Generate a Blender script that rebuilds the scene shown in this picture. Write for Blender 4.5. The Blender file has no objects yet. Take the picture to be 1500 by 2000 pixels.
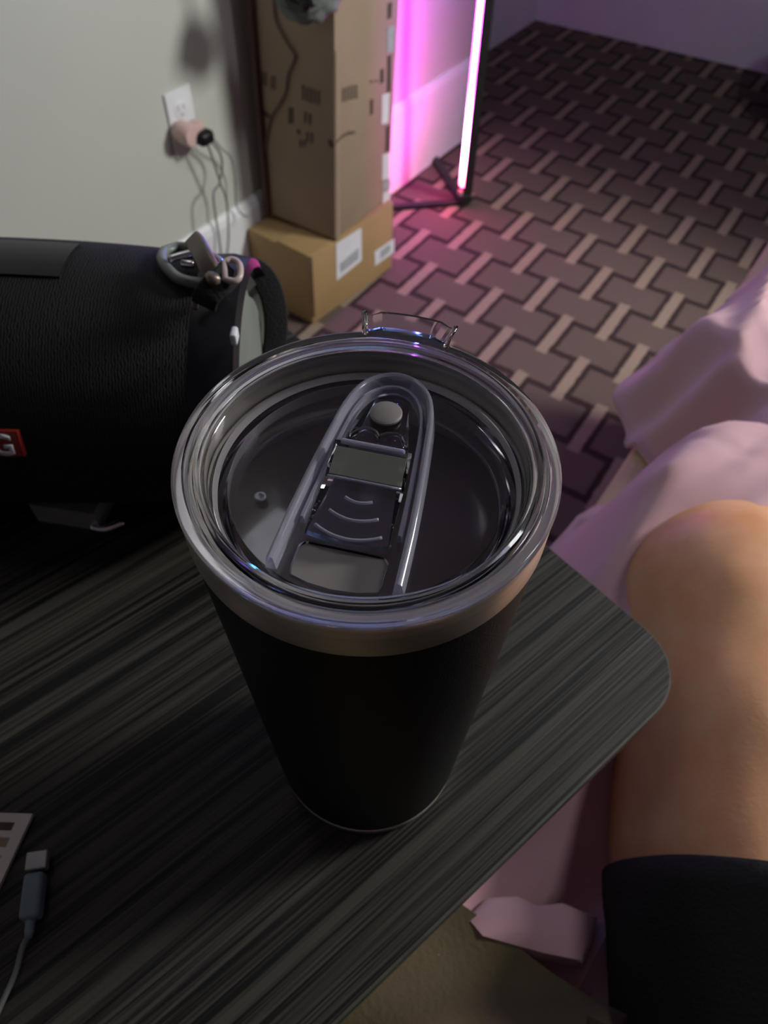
import bpy, bmesh, math, random
from math import sin, cos, pi, radians as rad
from mathutils import Vector, Matrix, noise
random.seed(4)
sc = bpy.context.scene
COL = sc.collection

# ------------------------------------------------------------------ camera, world, lights, exposure
CAMZ = 1.05
PITCH, ROLL, FPX = rad(52.19), rad(1.58), 1420.0
F = Vector((0, cos(PITCH), -sin(PITCH)))
U0 = Vector((0, sin(PITCH), cos(PITCH)))
R0 = Vector((1, 0, 0))
RR = R0 * cos(ROLL) + U0 * sin(ROLL)
UU = -R0 * sin(ROLL) + U0 * cos(ROLL)
cam_data = bpy.data.cameras.new('camera')
cam = bpy.data.objects.new('camera', cam_data)
COL.objects.link(cam)
cam.matrix_world = Matrix(((RR.x, UU.x, -F.x, 0), (RR.y, UU.y, -F.y, 0), (RR.z, UU.z, -F.z, CAMZ), (0, 0, 0, 1)))
cam_data.sensor_fit = 'VERTICAL'
cam_data.sensor_height = 36
cam_data.sensor_width = 27
cam_data.lens = 36 * FPX / 2000
cam_data.clip_start = 0.01
cam_data.clip_end = 30
cam_data.dof.use_dof = True
cam_data.dof.focus_distance = 0.20
cam_data.dof.aperture_fstop = 18
sc.camera = cam
sc.view_settings.view_transform = 'Standard'
sc.view_settings.look = 'None'
sc.view_settings.gamma = 1
sc.view_settings.use_curve_mapping = False
sc.view_settings.exposure = 0.0

world = bpy.data.worlds.new('world')
sc.world = world
world.use_nodes = True
world.node_tree.nodes['Background'].inputs[0].default_value = (0.30, 0.28, 0.30, 1)
world.node_tree.nodes['Background'].inputs[1].default_value = 0.05


def light(name, kind, loc, energy, color, radius=0.1, target=None, size=None):
    d = bpy.data.lights.new(name, kind)
    d.energy = energy
    d.color = color
    if kind == 'AREA':
        d.shape = 'DISK'
        d.size = size
    else:
        d.shadow_soft_size = radius
    o = bpy.data.objects.new(name, d)
    COL.objects.link(o)
    o.location = loc
    if target:
        o.rotation_euler = (Vector(target) - Vector(loc)).to_track_quat('-Z', 'Y').to_euler()
    return o


# bedside lamp to the right of the frame (over the bed head) and two added ceiling lights
lamp_l = light('bedside_lamp_light', 'SPOT', (1.75, 0.90, 1.60), 145.0, (0.98, 0.97, 0.91), 0.20, target=(0.0, 0.78, 0.30))
light('ceiling_fill_light', 'AREA', (1.25, 0.55, 2.38), 8.0, (0.95, 0.97, 1.0), size=0.4, target=(1.25, 0.55, 0))  # unseen fill added to lift the shaded parts of the room
light('lid_reflection_light', 'AREA', (-0.60, 0.95, 2.39), 1.2, (0.95, 0.97, 1.0), size=0.42, target=(-0.60, 0.95, 0))  # added so that it reflects as a pale patch in the lid
lamp_l.data.spot_size = rad(80)
lamp_l.data.spot_blend = 0.55

# ------------------------------------------------------------------ helpers
A = rad(56.5)
E1 = Vector((cos(A), sin(A), 0))     # along the left wall, away from the camera
E2 = Vector((sin(A), -cos(A), 0))    # from the left wall into the room
TZ = CAMZ - 0.348                    # table top height
CUP = Vector((-0.0047, 0.1273, 0))
LIDZ = CAMZ - 0.1387


def sw(s, w, z=0.0):
    v = E1 * s + E2 * w
    return Vector((v.x, v.y, z))


def ray(px, py):
    return F + RR * ((px - 750) / FPX) - UU * ((py - 1000) / FPX)


def hit(px, py, P0, n):
    """point of the plane (P0, n) seen at a pixel of the photograph"""
    c = Vector((0, 0, CAMZ))
    d = ray(px, py)
    t = (Vector(P0) - c).dot(Vector(n)) / d.dot(Vector(n))
    return c + d * t


def onz(px, py, z):
    return hit(px, py, (0, 0, z), (0, 0, 1))


def mat_new(name):
    m = bpy.data.materials.new(name)
    m.use_nodes = True
    nt = m.node_tree
    b = nt.nodes['Principled BSDF']
    return m, nt, b


def setp(b, **k):
    names = dict(color='Base Color', rough='Roughness', metal='Metallic', spec='Specular IOR Level', trans='Transmission Weight', ior='IOR',
                 coat='Coat Weight', sheen='Sheen Weight', emis='Emission Color', estr='Emission Strength', sss='Subsurface Weight', aniso='Anisotropic')
    for a, v in k.items():
        i = b.inputs[names[a]]
        if a in ('color', 'emis'):
            v = (v[0], v[1], v[2], 1)
        i.default_value = v


def noise_mat(name, c1, c2, scale=20, rough=0.6, stretch=(1, 1, 1), bump=0.0, bscale=200, detail=4, coords='Object', **k):
    m, nt, b = mat_new(name)
    N, L = nt.nodes, nt.links
    tc = N.new('ShaderNodeTexCoord')
    mp = N.new('ShaderNodeMapping')
    mp.inputs['Scale'].default_value = stretch
    L.new(tc.outputs[coords], mp.inputs['Vector'])
    n = N.new('ShaderNodeTexNoise')
    n.inputs['Scale'].default_value = scale
    n.inputs['Detail'].default_value = detail
    L.new(mp.outputs[0], n.inputs['Vector'])
    r = N.new('ShaderNodeValToRGB')
    r.color_ramp.elements[0].position = 0.3
    r.color_ramp.elements[1].position = 0.7
    r.color_ramp.elements[0].color = (*c1, 1)
    r.color_ramp.elements[1].color = (*c2, 1)
    L.new(n.outputs['Fac'], r.inputs[0])
    L.new(r.outputs[0], b.inputs['Base Color'])
    setp(b, rough=rough, **k)
    if bump:
        n2 = N.new('ShaderNodeTexNoise')
        n2.inputs['Scale'].default_value = bscale
        n2.inputs['Detail'].default_value = 3
        L.new(mp.outputs[0], n2.inputs['Vector'])
        bp = N.new('ShaderNodeBump')
        bp.inputs['Strength'].default_value = bump
        bp.inputs['Distance'].default_value = 0.002
        L.new(n2.outputs['Fac'], bp.inputs['Height'])
        L.new(bp.outputs[0], b.inputs['Normal'])
    return m


MW = {}   # world matrices of the things, their parts' coordinates are written in world space


def tag(o, label=None, cat=None, group=None, kind=None):
    for k, v in (('label', label), ('category', cat), ('group', group), ('kind', kind)):
        if v:
            o[k] = v
    return o


def thing(name, label, cat, loc, rot=None, group=None):
    o = bpy.data.objects.new(name, None)
    COL.objects.link(o)
    o.empty_display_size = 0.03
    m = Matrix.Translation(Vector(loc)) @ (rot.to_4x4() if rot else Matrix.Identity(4))
    o.matrix_world = m
    MW[o.name] = m
    tag(o, label, cat, group)
    return o


def obj(name, bm, mats, parent=None, smooth=False, angle=None, origin=None):
    """link a bmesh authored in world space as one object"""
    if parent is not None:
        m = MW[parent.name]
    else:
        m = Matrix.Translation(Vector(origin)) if origin is not None else Matrix.Identity(4)
    bm.transform(m.inverted())
    bmesh.ops.recalc_face_normals(bm, faces=bm.faces)
    me = bpy.data.meshes.new(name)
    bm.to_mesh(me)
    bm.free()
    for mm in (mats if isinstance(mats, (list, tuple)) else [mats]):
        me.materials.append(mm)
    if smooth:
        for p in me.polygons:
            p.use_smooth = True
        if angle:
            me.set_sharp_from_angle(angle=rad(angle))
    o = bpy.data.objects.new(name, me)
    COL.objects.link(o)
    if parent is not None:
        o.parent = parent
        if parent.type != 'EMPTY':
            pass
        MW[o.name] = m
    else:
        o.matrix_world = m
        MW[o.name] = m
    return o


def bm_box(size, M=None, bevel=0.0, bm=None, seg=2):
    bm = bm or bmesh.new()
    r = bmesh.ops.create_cube(bm, size=1)
    vs = r['verts']
    bmesh.ops.scale(bm, vec=size, verts=vs)
    if bevel:
        es = list({e for v in vs for e in v.link_edges})
        rr = bmesh.ops.bevel(bm, geom=es, offset=bevel, segments=seg, profile=0.5, affect='EDGES')
        vs = list({v for f in rr['faces'] for v in f.verts} | {v for v in vs if v.is_valid})
    if M is not None:
        bmesh.ops.transform(bm, matrix=M, verts=vs)
    return bm


def frame(o, x, y, z):
    x, y, z = Vector(x), Vector(y), Vector(z)
    return Matrix(((x.x, y.x, z.x, o[0]), (x.y, y.y, z.y, o[1]), (x.z, y.z, z.z, o[2]), (0, 0, 0, 1)))


def smooth_path(pts, n=8):
    pts = [Vector(p) for p in pts]
    if len(pts) < 3:
        return pts
    P = [pts[0] * 2 - pts[1]] + pts + [pts[-1] * 2 - pts[-2]]
    out = []
    for i in range(1, len(P) - 2):
        a, b, c, d = P[i - 1], P[i], P[i + 1], P[i + 2]
        for k in range(n):
            t = k / n
            out.append(0.5 * ((2 * b) + (c - a) * t + (2 * a - 5 * b + 4 * c - d) * t * t + (3 * b - a - 3 * c + d) * t ** 3))
    out.append(pts[-1])
    return out


def bm_sweep(pts, section, bm=None, up=(0, 0, 1), closed=False, caps=True, scale=None):
    """sweep a 2D section [(a,b)..] along a path; a along the side axis, b along the up axis"""
    bm = bm or bmesh.new()
    n = len(pts)
    rings = []
    up = Vector(up)
    prev = None
    for i, p in enumerate(pts):
        if closed:
            t = (pts[(i + 1) % n] - pts[i - 1]).normalized()
        else:
            t = (pts[min(i + 1, n - 1)] - pts[max(i - 1, 0)]).normalized()
        u = up if prev is None else prev
        u = (u - t * u.dot(t))
        if u.length < 1e-6:
            u = Vector((1, 0, 0)) - t * t.x
        u.normalize()
        prev = u
        s = t.cross(u)
        k = scale[i] if scale else 1
        rings.append([bm.verts.new(p + s * a * k + u * b * k) for a, b in section])
    m = len(section)
    rng = range(n) if closed else range(n - 1)
    for i in rng:
        r1, r2 = rings[i], rings[(i + 1) % n]
        for j in range(m):
            bm.faces.new((r1[j], r1[(j + 1) % m], r2[(j + 1) % m], r2[j]))
    if caps and not closed:
        bm.faces.new(rings[0][::-1])
        bm.faces.new(rings[-1])
    return bm


def circ(r, n=10):
    return [(r * cos(2 * pi * k / n), r * sin(2 * pi * k / n)) for k in range(n)]


def rrect(a, b, r, n=3):
    out = []
    for cx, cy, s in ((a - r, b - r, 0), (-a + r, b - r, 90), (-a + r, -b + r, 180), (a - r, -b + r, 270)):
        for k in range(n + 1):
            t = rad(s + 90 * k / n)
            out.append((cx + r * cos(t), cy + r * sin(t)))
    return out


def tube(pts, r, n=8, sub=8, **k):
    return bm_sweep(smooth_path(pts, sub), circ(r, n), **k)


def bm_lathe(profile, center, n=96, axis='Z', closed=True, bm=None, M=None):
    """revolve profile [(r, h)..]; closed joins the last point to the first"""
    bm = bm or bmesh.new()
    rings = []
    for r, h in profile:
        if r < 1e-7:
            rings.append([bm.verts.new((0, 0, h))])
        else:
            rings.append([bm.verts.new((r * cos(2 * pi * k / n), r * sin(2 * pi * k / n), h)) for k in range(n)])
    m = len(profile)
    for i in range(m if closed else m - 1):
        a, b = rings[i], rings[(i + 1) % m]
        if len(a) == 1 and len(b) == 1:
            continue
        for k in range(n):
            if len(a) == 1:
                bm.faces.new((a[0], b[(k + 1) % n], b[k]))
            elif len(b) == 1:
                bm.faces.new((a[k], a[(k + 1) % n], b[0]))
            else:
                bm.faces.new((a[k], a[(k + 1) % n], b[(k + 1) % n], b[k]))
    if M is None:
        M = Matrix.Translation(Vector(center))
    bmesh.ops.transform(bm, matrix=M, verts=bm.verts)
    return bm


def prism(pts, d, bm=None):
    """extrude a polygon (world points) by vector d"""
    bm = bm or bmesh.new()
    d = Vector(d)
    a = [bm.verts.new(Vector(p)) for p in pts]
    b = [bm.verts.new(Vector(p) + d) for p in pts]
    n = len(pts)
    bm.faces.new(a)
    bm.faces.new(b[::-1])
    for i in range(n):
        bm.faces.new((a[i], a[(i + 1) % n], b[(i + 1) % n], b[i]))
    return bm


def lerp(a, b, t):
    return a + (b - a) * t


# ------------------------------------------------------------------ materials
def carpet_material():
    m, nt, b = mat_new('woven_pattern_carpet')
    N, L = nt.nodes, nt.links

    def math_(op, a, bb=None, c=None):
        n = N.new('ShaderNodeMath')
        n.operation = op
        for i, v in enumerate((a, bb, c)):
            if v is None:
                continue
            if isinstance(v, (int, float)):
                n.inputs[i].default_value = v
            else:
                L.new(v, n.inputs[i])
        return n.outputs[0]
    tc = N.new('ShaderNodeTexCoord')
    nz = N.new('ShaderNodeTexNoise')
    nz.inputs['Scale'].default_value = 60
    L.new(tc.outputs['Object'], nz.inputs['Vector'])
    vm = N.new('ShaderNodeVectorMath')
    vm.operation = 'MULTIPLY_ADD'
    L.new(nz.outputs['Color'], vm.inputs[0])
    vm.inputs[1].default_value = (0.006, 0.006, 0)
    L.new(tc.outputs['Object'], vm.inputs[2])
    sx = N.new('ShaderNodeSeparateXYZ')
    L.new(vm.outputs[0], sx.inputs[0])
    yaw, s, asp = rad(-32.336), 0.17520 * CAMZ, 0.63717
    x0, y0 = 0.31645 * CAMZ + 0.003, 1.70106 * CAMZ + 0.003
    dx = math_('SUBTRACT', sx.outputs[0], x0)
    dy = math_('SUBTRACT', sx.outputs[1], y0)
    a = math_('ADD', math_('MULTIPLY', dx, cos(yaw) / s), math_('MULTIPLY', dy, sin(yaw) / s))
    bq = math_('ADD', math_('MULTIPLY', dx, sin(yaw) / (s * asp)), math_('MULTIPLY', dy, -cos(yaw) / (s * asp)))

    def smooth_less(v, lim, w):
        n = N.new('ShaderNodeMapRange')
        n.interpolation_type = 'SMOOTHSTEP'
        L.new(v, n.inputs['Value'])
        n.inputs['From Min'].default_value = lim - w
        n.inputs['From Max'].default_value = lim + w
        n.inputs['To Min'].default_value = 1
        n.inputs['To Max'].default_value = 0
        return n.outputs[0]

    def fam(off_a, off_b):
        ap = math_('ABSOLUTE', math_('SUBTRACT', math_('FRACT', math_('ADD', a, 0.5 + off_a)), 0.5))
        bp = math_('ABSOLUTE', math_('MULTIPLY', math_('SUBTRACT', math_('FRACT', math_('ADD', math_('MULTIPLY', bq, 0.5), 0.5 + off_b)), 0.5), 2.0))
        bar = math_('MULTIPLY', smooth_less(ap, 0.068, 0.008), smooth_less(bp, 0.66, 0.02))
        out = math_('MULTIPLY', smooth_less(ap, 0.135, 0.01), smooth_less(bp, 0.50, 0.02))
        return bar, out
    b1, o1 = fam(0, 0)
    b2, o2 = fam(0.5, 0.5)
    bar = math_('MAXIMUM', b1, b2)
    line = smooth_less(math_('ABSOLUTE', math_('SUBTRACT', math_('FRACT', bq), 0.5)), 0.075, 0.012)
    dark = math_('MAXIMUM', math_('MAXIMUM', o1, o2), line)
    fib = N.new('ShaderNodeTexNoise')
    fib.inputs['Scale'].default_value = 260
    fib.inputs['Detail'].default_value = 3
    L.new(tc.outputs['Object'], fib.inputs['Vector'])
    big = N.new('ShaderNodeTexNoise')
    big.inputs['Scale'].default_value = 5
    L.new(tc.outputs['Object'], big.inputs['Vector'])

    def mix(fac, c1, c2):
        n = N.new('ShaderNodeMix')
        n.data_type = 'RGBA'
        if isinstance(fac, float):
            n.inputs[0].default_value = fac
        else:
            L.new(fac, n.inputs[0])
        for i, c in ((6, c1), (7, c2)):
            if isinstance(c, tuple):
                n.inputs[i].default_value = (*c, 1)
            else:
                L.new(c, n.inputs[i])
        return n.outputs[2]
    brick = mix(fib.outputs['Fac'], (0.095, 0.070, 0.058), (0.165, 0.125, 0.105))
    base = mix(dark, brick, (0.045, 0.030, 0.030))
    base = mix(bar, base, (0.29, 0.225, 0.17))
    L.new(base, b.inputs['Base Color'])
    setp(b, rough=0.95, spec=0.1)
    bp = N.new('ShaderNodeBump')
    bp.inputs['Strength'].default_value = 0.5
    bp.inputs['Distance'].default_value = 0.004
    h = math_('ADD', math_('MULTIPLY', fib.outputs['Fac'], 0.6), math_('MULTIPLY', dark, -0.5))
    L.new(h, bp.inputs['Height'])
    L.new(bp.outputs[0], b.inputs['Normal'])
    return m


def table_material():
    m, nt, b = mat_new('dark_grooved_laminate')
    N, L = nt.nodes, nt.links
    tc = N.new('ShaderNodeTexCoord')
    mp = N.new('ShaderNodeMapping')
    mp.vector_type = 'POINT'
    mp.inputs['Scale'].default_value = (2.4, 300, 1)
    L.new(tc.outputs['Object'], mp.inputs['Vector'])
    mp2 = N.new('ShaderNodeMapping')
    mp2.inputs['Scale'].default_value = (12, 900, 1)
    L.new(tc.outputs['Object'], mp2.inputs['Vector'])
    n1 = N.new('ShaderNodeTexNoise')
    n1.inputs['Scale'].default_value = 1
    n1.inputs['Detail'].default_value = 3
    L.new(mp.outputs[0], n1.inputs['Vector'])
    n2 = N.new('ShaderNodeTexNoise')
    n2.inputs['Scale'].default_value = 1
    n2.inputs['Detail'].default_value = 2
    L.new(mp2.outputs[0], n2.inputs['Vector'])
    mx = N.new('ShaderNodeMath')
    mx.operation = 'MULTIPLY_ADD'
    L.new(n2.outputs['Fac'], mx.inputs[0])
    mx.inputs[1].default_value = 0.60
    L.new(n1.outputs['Fac'], mx.inputs[2])
    r = N.new('ShaderNodeValToRGB')
    e = r.color_ramp.elements
    e[0].position = 0.69
    e[0].color = (0.0035, 0.003, 0.0026, 1)
    e[1].position = 0.92
    e[1].color = (0.044, 0.040, 0.033, 1)
    e2 = r.color_ramp.elements.new(0.78)
    e2.color = (0.0185, 0.0168, 0.014, 1)
    L.new(mx.outputs[0], r.inputs[0])
    L.new(r.outputs[0], b.inputs['Base Color'])
    bp = N.new('ShaderNodeBump')
    bp.inputs['Strength'].default_value = 0.55
    bp.inputs['Distance'].default_value = 0.0008
    L.new(mx.outputs[0], bp.inputs['Height'])
    L.new(bp.outputs[0], b.inputs['Normal'])
    setp(b, rough=0.5, spec=0.3)
    return m


M_carpet = carpet_material()
M_table = table_material()
M_edge = noise_mat('worn_grey_edge_band', (0.035, 0.032, 0.028), (0.07, 0.065, 0.055), 60, 0.5)
M_wall = noise_mat('painted_wall', (0.53, 0.545, 0.50), (0.56, 0.575, 0.525), 3, 0.85, bump=0.15, bscale=120)
M_wallback = noise_mat('painted_wall_dimmed', (0.20, 0.175, 0.20), (0.22, 0.19, 0.22), 3, 0.85, bump=0.15, bscale=120)  # the far wall's dim purple light is put into this colour
M_ceil = noise_mat('ceiling_paint', (0.62, 0.61, 0.59), (0.66, 0.65, 0.63), 4, 0.9)
M_trim = noise_mat('white_gloss_trim', (0.74, 0.76, 0.80), (0.80, 0.82, 0.85), 8, 0.4)
M_card = noise_mat('brown_cardboard', (0.31, 0.235, 0.165), (0.35, 0.265, 0.185), 9, 0.85, bump=0.1, bscale=90)
M_card2 = noise_mat('golden_cardboard', (0.36, 0.235, 0.105), (0.42, 0.28, 0.13), 7, 0.75, bump=0.1, bscale=90)
M_tape = noise_mat('packing_tape', (0.30, 0.20, 0.10), (0.35, 0.24, 0.13), 20, 0.3)
M_ink = noise_mat('printing_ink', (0.075, 0.055, 0.04), (0.11, 0.08, 0.06), 90, 0.8)
M_label = noise_mat('label_paper', (0.72, 0.74, 0.80), (0.80, 0.82, 0.87), 30, 0.6)
M_labelink = noise_mat('label_print', (0.36, 0.38, 0.43), (0.44, 0.46, 0.50), 120, 0.7)
M_black = noise_mat('black_matte_plastic', (0.008, 0.008, 0.009), (0.014, 0.014, 0.015), 40, 0.5)
M_blackgloss = noise_mat('black_satin_plastic', (0.006, 0.006, 0.008), (0.01, 0.01, 0.012), 40, 0.38, spec=0.3)
M_powder = noise_mat('black_powder_coat', (0.005, 0.006, 0.007), (0.008, 0.009, 0.010), 300, 0.45, bump=0.12, bscale=1500, spec=0.3)
M_steel = noise_mat('brushed_steel', (0.74, 0.71, 0.64), (0.84, 0.80, 0.73), 12, 0.38, stretch=(1, 1, 60), metal=1.0)
M_chrome = noise_mat('polished_metal', (0.72, 0.72, 0.72), (0.8, 0.8, 0.8), 12, 0.12, metal=1.0)
M_bronze = noise_mat('brown_grey_metal', (0.17, 0.14, 0.12), (0.22, 0.19, 0.16), 22, 0.38, metal=0.6)
M_web = noise_mat('black_webbing', (0.004, 0.004, 0.005), (0.010, 0.010, 0.011), 40, 0.9, stretch=(1, 1, 1), bump=0.4, bscale=900)
M_rad = noise_mat('grey_rubber_cone', (0.16, 0.18, 0.165), (0.20, 0.22, 0.20), 30, 0.42)
M_coffee = noise_mat('milky_coffee', (0.085, 0.068, 0.052), (0.105, 0.084, 0.064), 14, 0.24, spec=0.6)
M_red = noise_mat('red_badge', (0.24, 0.022, 0.018), (0.30, 0.03, 0.022), 40, 0.35)
M_white = noise_mat('white_lettering_and_glint', (0.62, 0.64, 0.68), (0.68, 0.70, 0.74), 40, 0.5)  # badge letters, and the painted glint on the speaker end
M_plug = noise_mat('pale_pink_plastic', (0.62, 0.43, 0.40), (0.70, 0.50, 0.47), 30, 0.35)
M_cordgrey = noise_mat('grey_cord', (0.14, 0.15, 0.15), (0.19, 0.20, 0.20), 50, 0.5)
M_brownline = noise_mat('line_brown', (0.13, 0.085, 0.06), (0.16, 0.105, 0.075), 50, 0.6)
M_darkwood_shadow = noise_mat('dark_red_wood_and_shadow', (0.055, 0.022, 0.016), (0.08, 0.032, 0.022), 8, 0.5, stretch=(8, 8, 1))  # wood of the bed legs, and the shadow gap beside the carton
M_teal = noise_mat('teal_grey_canvas', (0.12, 0.15, 0.14), (0.19, 0.22, 0.205), 26, 0.8, bump=0.4, bscale=200)
M_pale = noise_mat('crumpled_pale_film', (0.42, 0.33, 0.32), (0.55, 0.44, 0.43), 30, 0.35)
M_paper = noise_mat('printed_card', (0.66, 0.61, 0.55), (0.74, 0.69, 0.62), 14, 0.6)
M_shell = noise_mat('dull_connector_metal', (0.36, 0.38, 0.38), (0.46, 0.47, 0.46), 60, 0.4, metal=0.5)
M_bluegrey = noise_mat('blue_grey_rubber', (0.14, 0.20, 0.23), (0.18, 0.25, 0.28), 40, 0.5)
M_shorts = noise_mat('black_jersey', (0.003, 0.003, 0.0028), (0.008, 0.009, 0.007), 12, 0.9, bump=0.3, bscale=500)
M_sheet = noise_mat('cream_bed_sheet', (0.46, 0.34, 0.20), (0.54, 0.41, 0.26), 10, 0.85, bump=0.2, bscale=60)
M_mattress = noise_mat('mattress_ticking', (0.30, 0.25, 0.20), (0.36, 0.30, 0.24), 14, 0.9)
M_pink = noise_mat('pink_cotton', (0.54, 0.32, 0.36), (0.62, 0.38, 0.42), 5, 0.85, bump=0.08, bscale=900, sheen=0.15)
M_olive = noise_mat('olive_fleece', (0.055, 0.040, 0.018), (0.10, 0.075, 0.036), 8, 0.9, bump=0.3, bscale=300)
M_metaldark = noise_mat('dark_table_metal', (0.02, 0.02, 0.02), (0.03, 0.03, 0.03), 12, 0.4, metal=0.5)


def fabric_grille():
    m, nt, b = mat_new('speaker_cloth')
    N, L = nt.nodes, nt.links
    tc = N.new('ShaderNodeTexCoord')
    n = N.new('ShaderNodeTexWave')
    n.wave_type = 'BANDS'
    n.bands_direction = 'X'
    n.inputs['Scale'].default_value = 220
    n.inputs['Distortion'].default_value = 6
    n.inputs['Detail'].default_value = 3
    n.inputs['Detail Scale'].default_value = 2
    L.new(tc.outputs['Object'], n.inputs['Vector'])
    r = N.new('ShaderNodeValToRGB')
    r.color_ramp.elements[0].color = (0.003, 0.003, 0.004, 1)
    r.color_ramp.elements[1].color = (0.010, 0.010, 0.012, 1)
    L.new(n.outputs['Color'], r.inputs[0])
    L.new(r.outputs[0], b.inputs['Base Color'])
    bp = N.new('ShaderNodeBump')
    bp.inputs['Strength'].default_value = 0.4
    bp.inputs['Distance'].default_value = 0.001
    L.new(n.outputs['Color'], bp.inputs['Height'])
    L.new(bp.outputs[0], b.inputs['Normal'])
    setp(b, rough=0.75, spec=0.3)
    return m


M_cloth = fabric_grille()


def clear_plastic(name, tint=(0.93, 0.93, 0.97), rough=0.05):
    m, nt, b = mat_new(name)
    N, L = nt.nodes, nt.links
    setp(b, color=tint, rough=rough, trans=1.0, ior=1.47)
    tc = N.new('ShaderNodeTexCoord')
    n = N.new('ShaderNodeTexNoise')
    n.inputs['Scale'].default_value = 180
    L.new(tc.outputs['Object'], n.inputs['Vector'])
    bp = N.new('ShaderNodeBump')
    bp.inputs['Strength'].default_value = 0.02
    bp.inputs['Distance'].default_value = 0.0001
    L.new(n.outputs['Fac'], bp.inputs['Height'])
    L.new(bp.outputs[0], b.inputs['Normal'])
    return m


M_clear = clear_plastic('clear_lid_plastic')
M_rail = clear_plastic('frosted_track_plastic', (0.78, 0.78, 0.92), 0.10)
M_rail.node_tree.nodes['Principled BSDF'].inputs['Transmission Weight'].default_value = 0.78
M_clear2 = clear_plastic('clear_slider_plastic', (0.90, 0.90, 0.95), 0.03)
M_disc_and_reflection = clear_plastic('frosted_disc_and_reflection', (0.27, 0.255, 0.245), 0.4)  # grey of the magnet disc and of the reflection in the drinking hole
M_disc_and_reflection.node_tree.nodes['Principled BSDF'].inputs['Transmission Weight'].default_value = 0.35


M_facet_reflection = clear_plastic('green_reflection_plastic', (0.50, 0.54, 0.46), 0.25)  # tint holds the green wall's reflection on the facet
M_facet_reflection.node_tree.nodes['Principled BSDF'].inputs['Transmission Weight'].default_value = 0.70


def skin_material():
    m, nt, b = mat_new('skin')
    N, L = nt.nodes, nt.links
    tc = N.new('ShaderNodeTexCoord')
    n = N.new('ShaderNodeTexNoise')
    n.inputs['Scale'].default_value = 22
    n.inputs['Detail'].default_value = 5
    L.new(tc.outputs['Object'], n.inputs['Vector'])
    r = N.new('ShaderNodeValToRGB')
    r.color_ramp.elements[0].position = 0.3
    r.color_ramp.elements[0].color = (0.60, 0.265, 0.125, 1)
    r.color_ramp.elements[1].position = 0.75
    r.color_ramp.elements[1].color = (0.74, 0.43, 0.25, 1)
    L.new(n.outputs['Fac'], r.inputs[0])
    L.new(r.outputs[0], b.inputs['Base Color'])
    n2 = N.new('ShaderNodeTexNoise')
    n2.inputs['Scale'].default_value = 420
    L.new(tc.outputs['Object'], n2.inputs['Vector'])
    bp = N.new('ShaderNodeBump')
    bp.inputs['Strength'].default_value = 0.12
    bp.inputs['Distance'].default_value = 0.001
    L.new(n2.outputs['Fac'], bp.inputs['Height'])
    L.new(bp.outputs[0], b.inputs['Normal'])
    setp(b, rough=0.5, sss=0.08, spec=0.35)
    b.inputs['Subsurface Radius'].default_value = (0.02, 0.006, 0.003)
    return m


M_skin = skin_material()


def led_material():
    """colour-changing strip: red at the foot, magenta, violet, blue towards the top"""
    m, nt, b = mat_new('led_strip_glow')
    N, L = nt.nodes, nt.links
    tc = N.new('ShaderNodeTexCoord')
    sx = N.new('ShaderNodeSeparateXYZ')
    L.new(tc.outputs['Object'], sx.inputs[0])
    mr = N.new('ShaderNodeMapRange')
    mr.inputs['From Min'].default_value = 0
    mr.inputs['From Max'].default_value = 1.4
    L.new(sx.outputs[2], mr.inputs['Value'])
    r = N.new('ShaderNodeValToRGB')
    stops = [(0.0, (1.0, 0.02, 0.06)), (0.05, (1.0, 0.05, 0.18)), (0.10, (1.0, 0.12, 0.50)), (0.22, (1.0, 0.018, 0.88)), (0.36, (0.80, 0.025, 1.0)),
             (0.47, (0.30, 0.09, 1.0)), (0.62, (0.12, 0.14, 1.0)), (1.0, (0.06, 0.40, 0.9))]
    r.color_ramp.elements[0].position = 0
    r.color_ramp.elements[0].color = (*stops[0][1], 1)
    r.color_ramp.elements[1].position = 1
    r.color_ramp.elements[1].color = (*stops[-1][1], 1)
    for p, c in stops[1:-1]:
        e = r.color_ramp.elements.new(p)
        e.color = (*c, 1)
    L.new(mr.outputs[0], r.inputs[0])
    L.new(r.outputs[0], b.inputs['Emission Color'])
    fo = N.new('ShaderNodeMapRange')
    fo.inputs['From Min'].default_value = 0.02
    fo.inputs['From Max'].default_value = 0.10
    fo.inputs['To Min'].default_value = 3
    fo.inputs['To Max'].default_value = 85
    L.new(sx.outputs[2], fo.inputs['Value'])
    L.new(fo.outputs[0], b.inputs['Emission Strength'])
    setp(b, color=(0.8, 0.8, 0.8), rough=0.5)
    return m


M_led = led_material()

# ------------------------------------------------------------------ setting
S0, S1, W1, S_CORNER = -1.7, 3.02, 2.9, 2.053
WL, WF = -1.083, -1.361
HT = 2.42


def struct(name, bm, m, **k):
    o = obj(name, bm, m, **k)
    o['kind'] = 'structure'
    return o


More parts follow.
